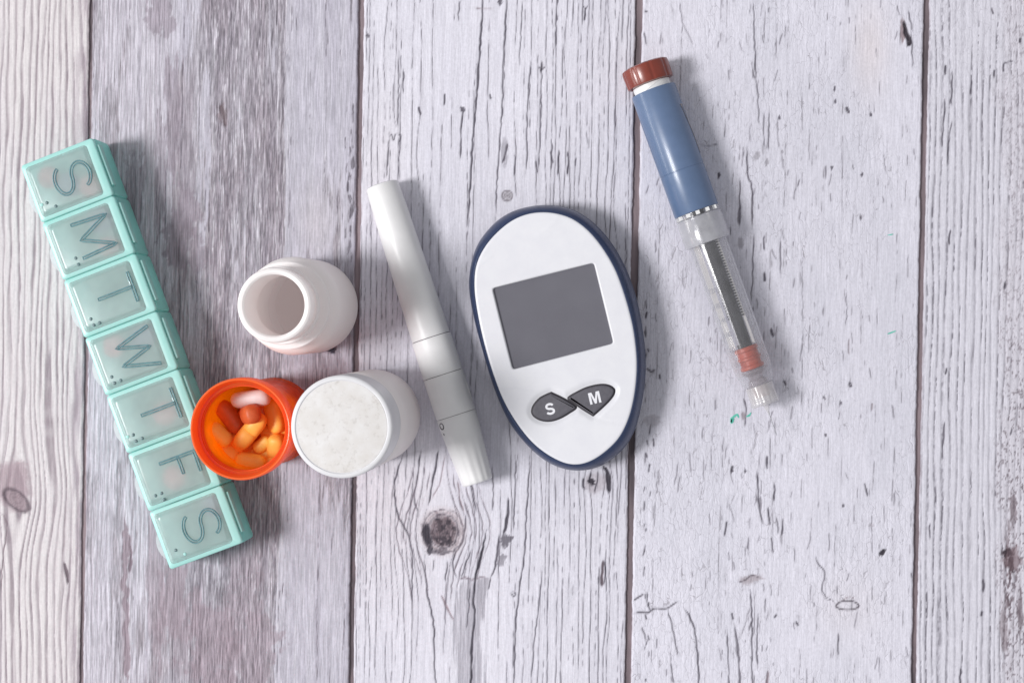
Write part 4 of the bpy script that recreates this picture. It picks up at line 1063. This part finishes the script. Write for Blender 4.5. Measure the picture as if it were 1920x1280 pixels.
# ================================================================== LANCING PEN
WPLAS = plastic('white_pen_plastic', rgb(222, 221, 222), rgb(227, 226, 227), .42, 120, .02, .05)
GREYP = plastic('grey_print', rgb(70, 68, 74), rgb(84, 82, 88), .5, 300)
GROOVE = plastic('grey_seam_plastic', rgb(120, 116, 122), rgb(130, 126, 132), .6, 300)  # mid-grey plastic for the pen core and the barrel slit
def frame_of(a, b):
    d = (b - a); d.z = 0; L = d.length; d.normalize()
    y = Vector((0, 0, 1)).cross(d)
    return d, y, L, Matrix((d, y, Vector((0, 0, 1)))).transposed().to_quaternion()
HZ = 7.5
la, lb = PV(715, 343.5, HZ * MM), PV(896, 904, HZ * MM)
ld_, ly_, LL, lq = frame_of(la, lb)
lan = thing('lancing_pen', 'white plastic lancing pen with three ring seams lying between the bottles and the meter', 'lancing device', (la.x, la.y, 0), lq)
kk = LL / 589 / MM                          # mm per photograph pixel along the pen
X = lambda px: px * kk
def org_at(z): return (0, 0, z * MM)
def lat(prof, name, mat, root, hz, n=72, fn=None, smooth=35):
    return MB().lathe(prof, n, 'x', org_at(hz), fn).build(name, mat, root, smooth)
g_ = .22
lat([(.01, X(0) + .4), (4.9, X(0) + .4), (5.6, X(0) + .7), (5.95, X(0) + 1.3), (6.3, X(60)), (6.75, X(200)), (7.0, X(303.5)), (6.8, X(305) - g_), (.01, X(305) - g_)], 'barrel', WPLAS, lan, HZ)
lat([(6.6, X(300)), (6.6, X(460)), ], 'core', GROOVE, lan, HZ)
lat([(.01, X(305)), (7.0, X(305)), (7.22, X(306.5)), (7.36, X(375.5)), (7.2, X(377) - .05), (.01, X(377) - .05)], 'ring', WPLAS, lan, HZ)
def dish(t, r, a):      # pressed-in dish around the trigger on the right flank
    c = math.exp(-((a - X(415)) / 5.2) ** 4) * math.exp(-((t - R(22)) / R(40)) ** 4)
    return r - .55 * c
dprof = [(7.15, X(377) + .12), (7.36, X(378.5))] + [(7.36 - .12 * i / 30, X(378.5) + (X(454.5) - X(378.5)) * i / 30) for i in range(1, 31)] + [(7.05, X(456) - .05)]
lat([(.01, X(377) + .12)] + dprof + [(.01, X(456) - .05)], 'trigger_section', WPLAS, lan, HZ, 96, dish, 50)
def flute(t, r, a):
    k = max(0, min(1, (a - X(490)) / 10))
    return r - .16 * k * (0.5 + .5 * math.cos(t * 14))
fp = [(7.05, X(456) + .1), (7.2, X(457.5))] + [(7.2 - 1.55 * (i / 24) ** 1.35, X(457.5) + (X(586) - X(457.5)) * i / 24) for i in range(1, 25)]
lat([(.01, X(456) + .1)] + fp + [(5.4, X(588.5)), (5.0, X(589)), (3.2, X(589)), (3.0, X(584)), (.01, X(584))], 'tip_cap', WPLAS, lan, HZ, 168, flute, 50)
# printed ring mark and dash on the tip cap, on the left flank
def on_skin(ax, th, rad): return (ax * MM, rad * math.cos(th) * MM, (HZ + rad * math.sin(th)) * MM)
def skin_pt(px, py, rad):
    """point of the pen's skin seen at photograph pixel (px,py)"""
    w = PV(px, py, (HZ + 5) * MM) - Vector((la.x, la.y, 0))
    ax = w.dot(ld_) / MM; yy = w.dot(ly_) / MM
    yy = max(-rad * .98, min(rad * .98, yy))
    return (ax * MM, yy * MM, (HZ + math.sqrt(rad * rad - yy * yy)) * MM)
m = MB(); m.tube([skin_pt(828 + 3.9 * math.cos(a) + 1.0 * math.sin(a), 799.5 + 5.6 * math.sin(a), 7.16) for a in np.linspace(0, 2 * np.pi, 25)], .00019, 6); m.build('circle_mark', GREYP, lan, 60)
m = MB(); m.tube([skin_pt(831.0, 813, 7.08), skin_pt(832.6, 816, 7.06)], .00017, 6); m.build('dash_mark', GREYP, lan, 60)

# ================================================================== GLUCOSE METER
SHELL = plastic('blue_meter_shell', rgb(44, 56, 86), rgb(50, 64, 98), .38, 1500, .08, .2, metallic=.25)
FACE = plastic('white_meter_face', rgb(222, 222, 228), rgb(226, 226, 231), .36, 200, .02)
SCREEN = plastic('grey_display', rgb(106, 105, 113), rgb(109, 108, 116), .22, 90, .0, spec=.4)
DARK = plastic('black_gasket', rgb(44, 40, 48), rgb(50, 46, 54), .5, 300)
BTN = plastic('dark_rubber_button', rgb(86, 84, 92), rgb(94, 92, 100), .55, 900, .15)
PRINT = plastic('white_print', rgb(228, 228, 234), rgb(232, 232, 238), .5, 300)
COPPER = plastic('metallic_fleck', rgb(190, 170, 160), rgb(210, 196, 186), .4, 300)
def crop_pts(pts, ox, oy, sc): return [(ox + x / sc, oy + y / sc) for x, y in pts]
OUT = crop_pts([(370, 58), (480, 68), (560, 105), (630, 165), (690, 240), (740, 330), (775, 420), (800, 510), (820, 620), (832, 740), (828, 850), (812, 950), (790, 1040), (750, 1120), (690, 1180), (620, 1222), (540, 1238), (460, 1228), (380, 1190), (300, 1120), (230, 1030), (180, 930), (140, 820), (105, 700), (75, 590), (52, 480), (45, 400), (55, 320), (80, 240), (120, 180), (180, 120), (260, 78)], 860, 360, 2.371)
FAC = crop_pts([(370, 93), (440, 100), (510, 125), (580, 180), (640, 255), (690, 340), (725, 430), (755, 530), (775, 620), (788, 740), (785, 840), (772, 930), (750, 1010), (710, 1090), (650, 1150), (590, 1190), (530, 1208), (470, 1200), (400, 1165), (330, 1110), (265, 1030), (205, 930), (165, 830), (130, 720), (100, 600), (80, 490), (73, 410), (80, 330), (110, 260), (160, 195), (230, 135), (300, 103)], 860, 360, 2.371)
SCR = crop_pts([(150, 428), (600, 315), (687, 672), (240, 788)], 860, 360, 2.371)
SB = crop_pts([(160, 700), (200, 590), (330, 450), (530, 355), (548, 355), (690, 420), (835, 497), (1025, 635), (880, 760), (700, 860), (520, 910), (350, 895), (220, 830), (170, 765)], 980, 700, 10.105)
MBT = crop_pts([(845, 462), (1050, 330), (1250, 245), (1480, 200), (1640, 220), (1740, 290), (1745, 370), (1690, 470), (1550, 620), (1345, 800), (1320, 800), (1200, 730), (1062, 640), (960, 555)], 980, 700, 10.105)
ZF = .0165
def to_xy(pts, z):
    q = P(np.array(pts)[:, 0], np.array(pts)[:, 1], z)[:, :2]; return ccw(q)
def start_at(q, c, ang):
    a = np.arctan2(q[:, 1] - c[1], q[:, 0] - c[0]); k = np.argmin(np.abs(np.angle(np.exp(1j * (a - ang))))); return np.roll(q, -k, 0)
sc_c = to_xy(SCR, ZF).mean(0)
meter_c = to_xy(FAC, ZF).mean(0)
NM = 240
def res_angle(q, c, n=NM):
    """resample a star-shaped outline at equal angles about c"""
    a = np.unwrap(np.arctan2(q[:, 1] - c[1], q[:, 0] - c[0])); r = np.hypot(q[:, 0] - c[0], q[:, 1] - c[1])
    o = np.argsort(a % (2 * np.pi)); A = (a % (2 * np.pi))[o]; RR = r[o]
    A = np.concatenate([A - 2 * np.pi, A, A + 2 * np.pi]); RR = np.tile(RR, 3)
    t = np.linspace(0, 2 * np.pi, n, endpoint=False); rr_ = np.interp(t, A, RR)
    return np.stack([c[0] + rr_ * np.cos(t), c[1] + rr_ * np.sin(t)], -1)
outl = smooth_closed(catmull(to_xy(OUT, .0085), NM), 6)
facl = offset(smooth_closed(catmull(to_xy(FAC, ZF), NM), 6), -.0004)
def rounded_poly(q, r, n=5):
    out = []
    for i in range(len(q)):
        p0, p1, p2 = q[i - 1], q[i], q[(i + 1) % len(q)]
        a = p1 + (p0 - p1) / np.linalg.norm(p0 - p1) * r; b = p1 + (p2 - p1) / np.linalg.norm(p2 - p1) * r
        for k in range(n + 1):
            t = k / n; out.append((1 - t) ** 2 * a + 2 * t * (1 - t) * p1 + t * t * b)
    return np.array(out)
def dens(q, n):
    s = np.concatenate([[0], np.cumsum(np.linalg.norm(np.diff(np.vstack([q, q[:1]]), axis=0), axis=1))]); qq = np.vstack([q, q[:1]])
    t = np.linspace(0, s[-1], n, endpoint=False); return np.stack([np.interp(t, s, qq[:, k]) for k in (0, 1)], -1)
scr = dens(rounded_poly(to_xy(SCR, ZF), .0011), 1200)
meter = thing('glucose_meter', 'oval white and dark blue blood glucose meter with a blank grey screen', 'glucose meter', (meter_c[0], meter_c[1], 0))
def loc(q): return q - meter_c
o_, f_ = loc(outl), loc(facl)
fa = res_angle(dens(facl, 1500), sc_c, 360) - meter_c
sa = res_angle(scr, sc_c, 360) - meter_c
oa = start_at(o_, (0, 0), 0); ff = start_at(f_, (0, 0), 0)
m = MB()
def z_(q, z): return [(p[0], p[1], z) for p in q]
def mid(a, b, t): return a * (1 - t) + b * t
m.loft([z_(offset(oa, .0075), .0002), z_(offset(oa, .003), .0006), z_(offset(oa, .0010), .0025), z_(offset(oa, .0002), .0055), z_(oa, .0085), z_(offset(oa, .0002), .0100), z_(offset(oa, .0004), .0102), z_(offset(oa, .0003), .0108),
        z_(mid(oa, ff, .22), .0128), z_(mid(oa, ff, .5), .0149), z_(mid(oa, ff, .78), .0161), z_(mid(oa, ff, .95), .0164), z_(offset(ff, .0002), .0161), z_(offset(ff, .002), .0150), z_(offset(ff, .003), .0120)])
m.build('shell', SHELL, meter, 40)
# face with the screen opening, dished round the buttons and faint moulded seams
sbx = dens(smooth_closed(catmull(to_xy(SB, ZF), 160), 1), 200) - meter_c
mbx = dens(smooth_closed(catmull(to_xy(MBT, ZF), 160), 1), 200) - meter_c
WAVE = [crop_pts(p, 860, 360, 2.371) for p in ([(178, 880), (260, 873), (340, 878), (405, 893)], [(605, 998), (650, 1016), (700, 1023), (765, 1024)])]
ARCS = [crop_pts(p, 860, 360, 2.371) for p in ([(440, 103), (425, 135), (395, 165), (355, 190)], [(80, 345), (110, 310), (150, 280)])]
def inside(px, py, poly):
    r = np.zeros(px.shape, bool)
    for i in range(len(poly)):
        x0, y0 = poly[i - 1]; x1, y1 = poly[i]
        if y0 == y1: continue
        r ^= ((y0 > py) != (y1 > py)) & (px < (x1 - x0) * (py - y0) / (y1 - y0) + x0)
    return r
def sd(q, poly):
    d = np.sqrt(((q[:, None, :] - poly[None, :, :]) ** 2).sum(-1)).min(1)
    return np.where(inside(q[:, 0], q[:, 1], poly), -d, d)
def face_z(q):
    d = np.minimum(sd(q, sbx), sd(q, mbx))
    z = ZF - .0007 * (1 - sst(0, .0019, d))
    for pts in WAVE:
        w = catmull(to_xy_open(pts), 90, False) - meter_c
        dd = np.sqrt(((q[:, None, :] - w[None]) ** 2).sum(-1)).min(1); z -= .00016 * np.exp(-(dd / .0004) ** 2)
    for pts in ARCS:
        w = catmull(to_xy_open(pts), 60, False) - meter_c
        dd = np.sqrt(((q[:, None, :] - w[None]) ** 2).sum(-1)).min(1); z += .00005 * np.exp(-(dd / .0006) ** 2)
    return z
def to_xy_open(pts): return P(np.array(pts)[:, 0], np.array(pts)[:, 1], ZF)[:, :2]
m = MB(); rows = [z_(offset(fa, .0002), .0150), z_(fa, .0158), z_(offset(fa, .00012), .0162), z_(offset(fa, .0004), .01642)]
fin = offset(fa, .0009)
sbev = (sa * 1.0); sc_l = sc_c - meter_c
grow = lambda q, d: q + (q - sc_l) / np.linalg.norm(q - sc_l, axis=1)[:, None] * d
send = grow(sa, .0006)
for t in np.concatenate([np.linspace(0, .55, 46), np.linspace(.57, 1, 18)]):
    q = mid(fin, send, t); rows.append([(p[0], p[1], zz) for p, zz in zip(q, face_z(q))])
rows += [z_(grow(sa, .0003), ZF - .0001), z_(grow(sa, .0001), ZF - .0004), z_(sa, ZF - .0013), z_(sa, ZF - .0016)]
m.loft(rows, False, False); m.build('face', FACE, meter, 50)
m = MB(); m.loft([z_(grow(sa, .0002), ZF - .0024), z_(grow(sa, .0002), ZF - .0012)]); m.build('screen', SCREEN, meter, 30)
def button(poly, ch):
    q = start_at(poly, poly.mean(0), 0)
    m = MB(); m.loft([z_(offset(q, -.0001), ZF - .0016), z_(offset(q, -.0001), ZF - .00058), z_(offset(q, .00015), ZF - .00052)]); m.build('button_surround', DARK, meter, 30)
    i1 = smooth_closed(offset(q, .00050), 2)
    m = MB(); m.loft([z_(i1, ZF - .0010), z_(i1, ZF - .0001), z_(offset(i1, .00012), ZF + .00012), z_(smooth_closed(offset(i1, .00035), 3), ZF + .00022), z_(smooth_closed(offset(i1, .0007), 5), ZF + .00026)])
    b = m.build('button', BTN, meter, 50); b['label'] = 'dark grey button marked ' + ch
    return b
bs = button(sbx, 'S'); bm_ = button(mbx, 'M')
def ribbon(pts, w, z0, z1, name, mat, par):
    m = MB(); rows = []
    pts = [np.array(p, float) for p in pts]
    for i, p in enumerate(pts):
        d = pts[min(i + 1, len(pts) - 1)] - pts[max(i - 1, 0)]; d /= np.linalg.norm(d) + 1e-12; n = np.array([-d[1], d[0]]) * w / 2
        rows.append([(*(p + n), z0), (*(p + n), z1), (*(p - n), z1), (*(p - n), z0)])
    m.loft(rows); return m.build(name, mat, par, 30)
def letter_frame(cx, cy, h, rot):
    k = pxs(cx, cy, ZF); c = P(cx, cy, ZF)[:2] - meter_c; ca, sa_ = math.cos(R(rot)), math.sin(R(rot))
    return lambda gx, gy: (c[0] + ((gx * ca - gy * sa_) * h) * k, c[1] + ((gx * sa_ + gy * ca) * h) * k)
LFs = letter_frame(980 + 520 / 10.105, 700 + 668 / 10.105, 21.8, 9)
a = [(.29 * math.cos(R(t)), .205 + .205 * math.sin(R(t))) for t in range(22, 271, 12)]; b_ = [(.31 * math.cos(R(t)), -.205 + .205 * math.sin(R(t))) for t in range(84, -160, -12)]
ribbon([LFs(*p) for p in a + b_], 4.2 * pxs(1030, 768, ZF), ZF + .0002, ZF + .00034, 'letter_s', PRINT, bs)
LFm = letter_frame(980 + 1365 / 10.105, 700 + 458 / 10.105, 21.8, 13)
mp = [(-.49, -.5), (-.49, .5), (-.19, .5), (0, -.12), (.19, .5), (.49, .5), (.49, -.5), (.29, -.5), (.29, .28), (.085, -.5), (-.085, -.5), (-.29, .28), (-.29, -.5)]
mp = [LFm(*p) for p in mp]
mm_ = MB(); nn = len(mp)
mm_.add([(x, y, ZF + .0002) for x, y in mp] + [(x, y, ZF + .00034) for x, y in mp], [tuple(range(nn)), tuple(range(nn, 2 * nn))] + [(i, (i + 1) % nn, nn + (i + 1) % nn, nn + i) for i in range(nn)])
mm_.build('letter_m', PRINT, bm_, 30)
# ================================================================== INSULIN PEN
KNOB = plastic('brick_red_knob', rgb(120, 50, 38), rgb(130, 56, 43), .30, 200, .02, .2)
BLUE = plastic('blue_grey_barrel', rgb(90, 110, 142), rgb(95, 115, 148), .33, 200, .03, .15)
PWHITE = plastic('white_dose_sleeve', rgb(228, 228, 228), rgb(232, 232, 232), .4, 200)
ROD = plastic('black_plunger_rod', rgb(20, 20, 24), rgb(26, 25, 30), .5, 300, spec=.15)
STOP = plastic('orange_stopper', rgb(190, 66, 18), rgb(182, 60, 14), .4, 300)
GLASS = clear('clear_holder_plastic', (.985, .985, .99, 1), .07, rgb(230, 230, 236), .13, .3, None, 1.5, edge=.75, f0=.03)
GLASS2 = clear('cartridge_glass', (.985, .985, .99, 1), .006, rgb(232, 230, 232), .10, .3, None, 1.6, edge=.3, f0=.012)
FROST = clear('milky_collar_plastic', (.97, .97, .975, 1), .36, rgb(236, 236, 242), .14, .35, None, 1.5, edge=.3)
STEEL = plastic('needle_steel', rgb(190, 190, 196), rgb(205, 205, 210), .25, 300, 0, metallic=.8)
STRIP = plastic('pale_liner_and_highlight', rgb(228, 224, 220), rgb(232, 228, 224), .4, 300)
PZ = 8.7
pa, pb = PV(1207, 120, PZ * MM), PV(1435.5, 757, PZ * MM)
pd, py_, PL, pq = frame_of(pa, pb)
pen = thing('insulin_pen', 'insulin pen with red-brown knob, blue barrel and clear cartridge end with bare needle', 'insulin pen', (pa.x, pa.y, 0), pq)
kp = PL / math.hypot(228.5, 637) / MM
X = lambda px: px * kp
def rad(px): return px * kp / 2
def facet(t, r, a):
    return r - .22 * max(0, math.cos(t * 9)) ** 6 * (1 if r > 7 else 0)
lat([(.01, X(2)), (7.4, X(2)), (rad(89), X(4.5)), (rad(91), X(9)), (rad(89.5), X(36)), (rad(88), X(39)), (rad(70), X(40.5)), (.01, X(40.5))], 'dose_knob', KNOB, pen, PZ, 144, facet, 30)
lat([(rad(60), X(38)), (rad(71), X(41)), (rad(71), X(58)), (.01, X(58))], 'dose_sleeve', PWHITE, pen, PZ)
m = MB(); m.tube([(x * MM, yv * MM, (PZ + math.sqrt(max(.1, rad(71) ** 2 - yv ** 2))) * MM) for x, yv in zip(np.linspace(X(41), X(53), 9), np.linspace(3.5, -3.0, 9))], .0002, 6); m.build('sleeve_thread', PWHITE, pen, 60)
lat([(rad(72), X(53.5)), (rad(84), X(53.5)), (rad(85.5), X(55)), (rad(85.5), X(212.5)), (rad(84.2), X(213.2)), (rad(84.2), X(214.2)), (rad(85.5), X(215)), (rad(85.5), X(292)), (rad(84), X(294)), (.01, X(294))], 'barrel', BLUE, pen, PZ, 96)
# clip line on the right flank of the barrel
def pen_skin(px, py, r):
    w = PV(px, py, (PZ + 4) * MM) - Vector((pa.x, pa.y, 0)); ax = w.dot(pd) / MM; yv = max(-r * .995, min(r * .995, w.dot(py_) / MM))
    return (ax * MM, yv * MM, (PZ + math.sqrt(r * r - yv * yv)) * MM)
m = MB(); q = catmull(np.array(crop_pts([(512, 430), (548, 515), (590, 610), (622, 690), (652, 770)], 1140, 80, 3.765)), 24, False)
m.tube([pen_skin(x, y, rad(85.5)) for x, y in q], [.00022 + .00022 * (i < 2) for i in range(24)], 6); m.build('barrel_slit', GROOVE, pen, 60)
# clear front
RH = rad(72)
lat([(rad(76), X(293)), (rad(83), X(294.3)), (rad(85), X(295.5)), (rad(84.5), X(303)), (rad(80), X(304)), (rad(70), X(304)), (rad(70), X(293))], 'lock_ring', GLASS, pen, PZ, 72)
m = MB()
for a in (35, 62, 90, 118, 146, 200, 250, 300):
    c = math.cos(R(a)); s_ = math.sin(R(a)); r = rad(80)
    m.box((X(298.5) * MM, r * c * MM, (PZ + r * s_) * MM), (X(7) * MM, .0014, .0014))
m.build('lock_lugs', PWHITE, pen, 30)
lat([(rad(74), X(303.5)), (rad(85), X(304.5)), (rad(87), X(306)), (rad(87.5), X(352)), (rad(86.5), X(356)), (rad(73), X(357)), (rad(72), X(355)), (rad(78), X(350)), (rad(80), X(310)), (rad(74), X(308))], 'collar', FROST, pen, PZ, 96)
lat([(RH - 1.0, X(318)), (RH - .1, X(318)), (RH, X(345)), (RH, X(600)), (rad(70.5), X(608)), (rad(64), X(622)), (rad(55), X(637)), (rad(46), X(638.5)), (rad(44), X(634)), (rad(52), X(625)), (rad(61), X(610)), (rad(64), X(602)), (RH - 1.0, X(560))], 'cartridge_holder', GLASS, pen, PZ, 96)
RG = rad(54)
lat([(RG - .7, X(318)), (RG, X(318)), (RG, X(606)), (rad(44), X(618)), (rad(30), X(630)), (rad(26), X(638)), (rad(20), X(638)), (rad(24), X(628)), (rad(38), X(616)), (RG - .7, X(605))], 'glass_cartridge', GLASS2, pen, PZ, 96)
m = MB(); m.tube([(X(s_) * MM, .0005, PZ * MM) for s_ in (290, 420, 563)], .0021, 16); m.build('plunger_rod', ROD, pen, 40)
m = MB()
for k in range(36):
    s_ = X(318) + (X(505) - X(318)) * k / 35
    for sg in (-1, 1): m.box((s_ * MM, (.0005 + sg * .0021), (PZ + .9) * MM), (.00055, .0015, .0012))
m.build('rod_teeth', ROD, pen, 30)
m = MB(); m.box((X(430) * MM, .0034, (PZ - .6) * MM), (X(262) * MM, .0009, .002)); m.box((X(430) * MM, -.0043, (PZ - .8) * MM), (X(262) * MM, .0020, .0016)); m.build('rod_guide_and_highlight', STRIP, pen, 30)  # left strip widened to stand in for the white highlight on the glass
rs_ = RG - .75
lat([(.01, X(564)), (rs_ * .93, X(564)), (rs_, X(566)), (rs_, X(571)), (rs_ * .86, X(573)), (rs_ * .86, X(582)), (rs_, X(584)), (rs_, X(588)), (rs_ * .86, X(590)), (rs_ * .86, X(598)), (rs_, X(600)), (rs_, X(605)), (rs_ * .9, X(607)), (.01, X(607))], 'rubber_stopper', STOP, pen, PZ, 48)
lat([(.01, X(556)), (2.0, X(556)), (2.6, X(557)), (2.6, X(563.8)), (.01, X(563.8))], 'rod_foot', ROD, pen, PZ, 32)
lat([(.01, X(609)), (rad(50), X(609)), (rad(50), X(611.5)), (rad(40), X(616)), (rad(30), X(619)), (rad(27), X(627)), (rad(36), X(629)), (rad(36), X(638)), (.01, X(638.5))], 'cartridge_neck', clear('cartridge_neck_glass', (.93, .91, .92, 1), .42, rgb(196, 186, 190), .08, .3, None, 1.5, edge=.5), pen, PZ, 48)
# needle hub: ribbed milky cap
def ribs(t, r, a): return r - (.18 * (0.5 + .5 * math.cos(t * 18)) if r > 4.4 and a > X(655) else 0)
hp = [(rad(44), X(639)), (rad(51), X(639.5)), (rad(52), X(642)), (rad(52.5), X(660)), (rad(53), X(661)), (rad(53), X(662)), (rad(52.2), X(663)), (rad(53.4), X(665)), (rad(53.4), X(666)), (rad(52.4), X(667)), (rad(53.8), X(669)), (rad(54), X(675)), (rad(52.5), X(677)), (rad(12), X(678)), (rad(12), X(672)), (rad(46), X(671)), (rad(44), X(644))]
HUB = clear('needle_hub_plastic', (.97, .97, .97, 1), .40, rgb(238, 236, 238), .2, .35, None, 1.5, edge=.5)
lat(hp, 'needle_hub', HUB, pen, PZ, 144, ribs, 50)
lat([(.01, X(640)), (rad(30), X(641)), (rad(30), X(662)), (.01, X(663))], 'septum', plastic('brown_septum', rgb(150, 122, 124), rgb(162, 134, 136), .5, 300), pen, PZ, 32)
lat([(rad(11), X(677)), (rad(10), X(684)), (rad(5), X(692)), (rad(3), X(696)), (.01, X(696.5))], 'needle_base', HUB, pen, PZ, 24)
m = MB(); m.tube([(X(690) * MM, 0, PZ * MM), (X(735) * MM, 0, PZ * MM), (X(740) * MM, 0, PZ * MM)], [.00016, .00016, .00003], 8); m.build('needle', STEEL, pen, 60)
# raised scale numbers on the clear holder
def text_mesh(body, size):
    cu = bpy.data.curves.new('scale', 'FONT'); cu.body = body; cu.size = size; cu.align_x = 'CENTER'; cu.align_y = 'CENTER'; cu.extrude = .00006
    o = bpy.data.objects.new('scale', cu); COL.objects.link(o)
    dg = bpy.context.evaluated_depsgraph_get(); me = bpy.data.meshes.new_from_object(o.evaluated_get(dg))
    bpy.data.objects.remove(o); bpy.data.curves.remove(cu); return me
SCALE = clear('raised_clear_print', (.9, .9, .92, 1), .55, rgb(196, 196, 204), .1, .2)
for body, cx, cy in (('220', 313, 525), ('180', 342, 610), ('140', 372, 690), ('100', 397, 770), ('60', 425, 855), ('20', 455, 935)):
    me = text_mesh(body, .0026)
    p = Vector(pen_skin(1230 + cx / 2.977, 370 + cy / 2.977, RH + .05))
    o = link('scale_number', me, SCALE, pen)
    nrm = Vector((0, p.y, p.z - PZ * MM)).normalized(); yax = Vector((1, 0, 0)); 
    ya = Vector((-1, 0, 0)); o.matrix_local = Matrix.Translation(p) @ Matrix((ya.cross(nrm), ya, nrm)).transposed().to_4x4()
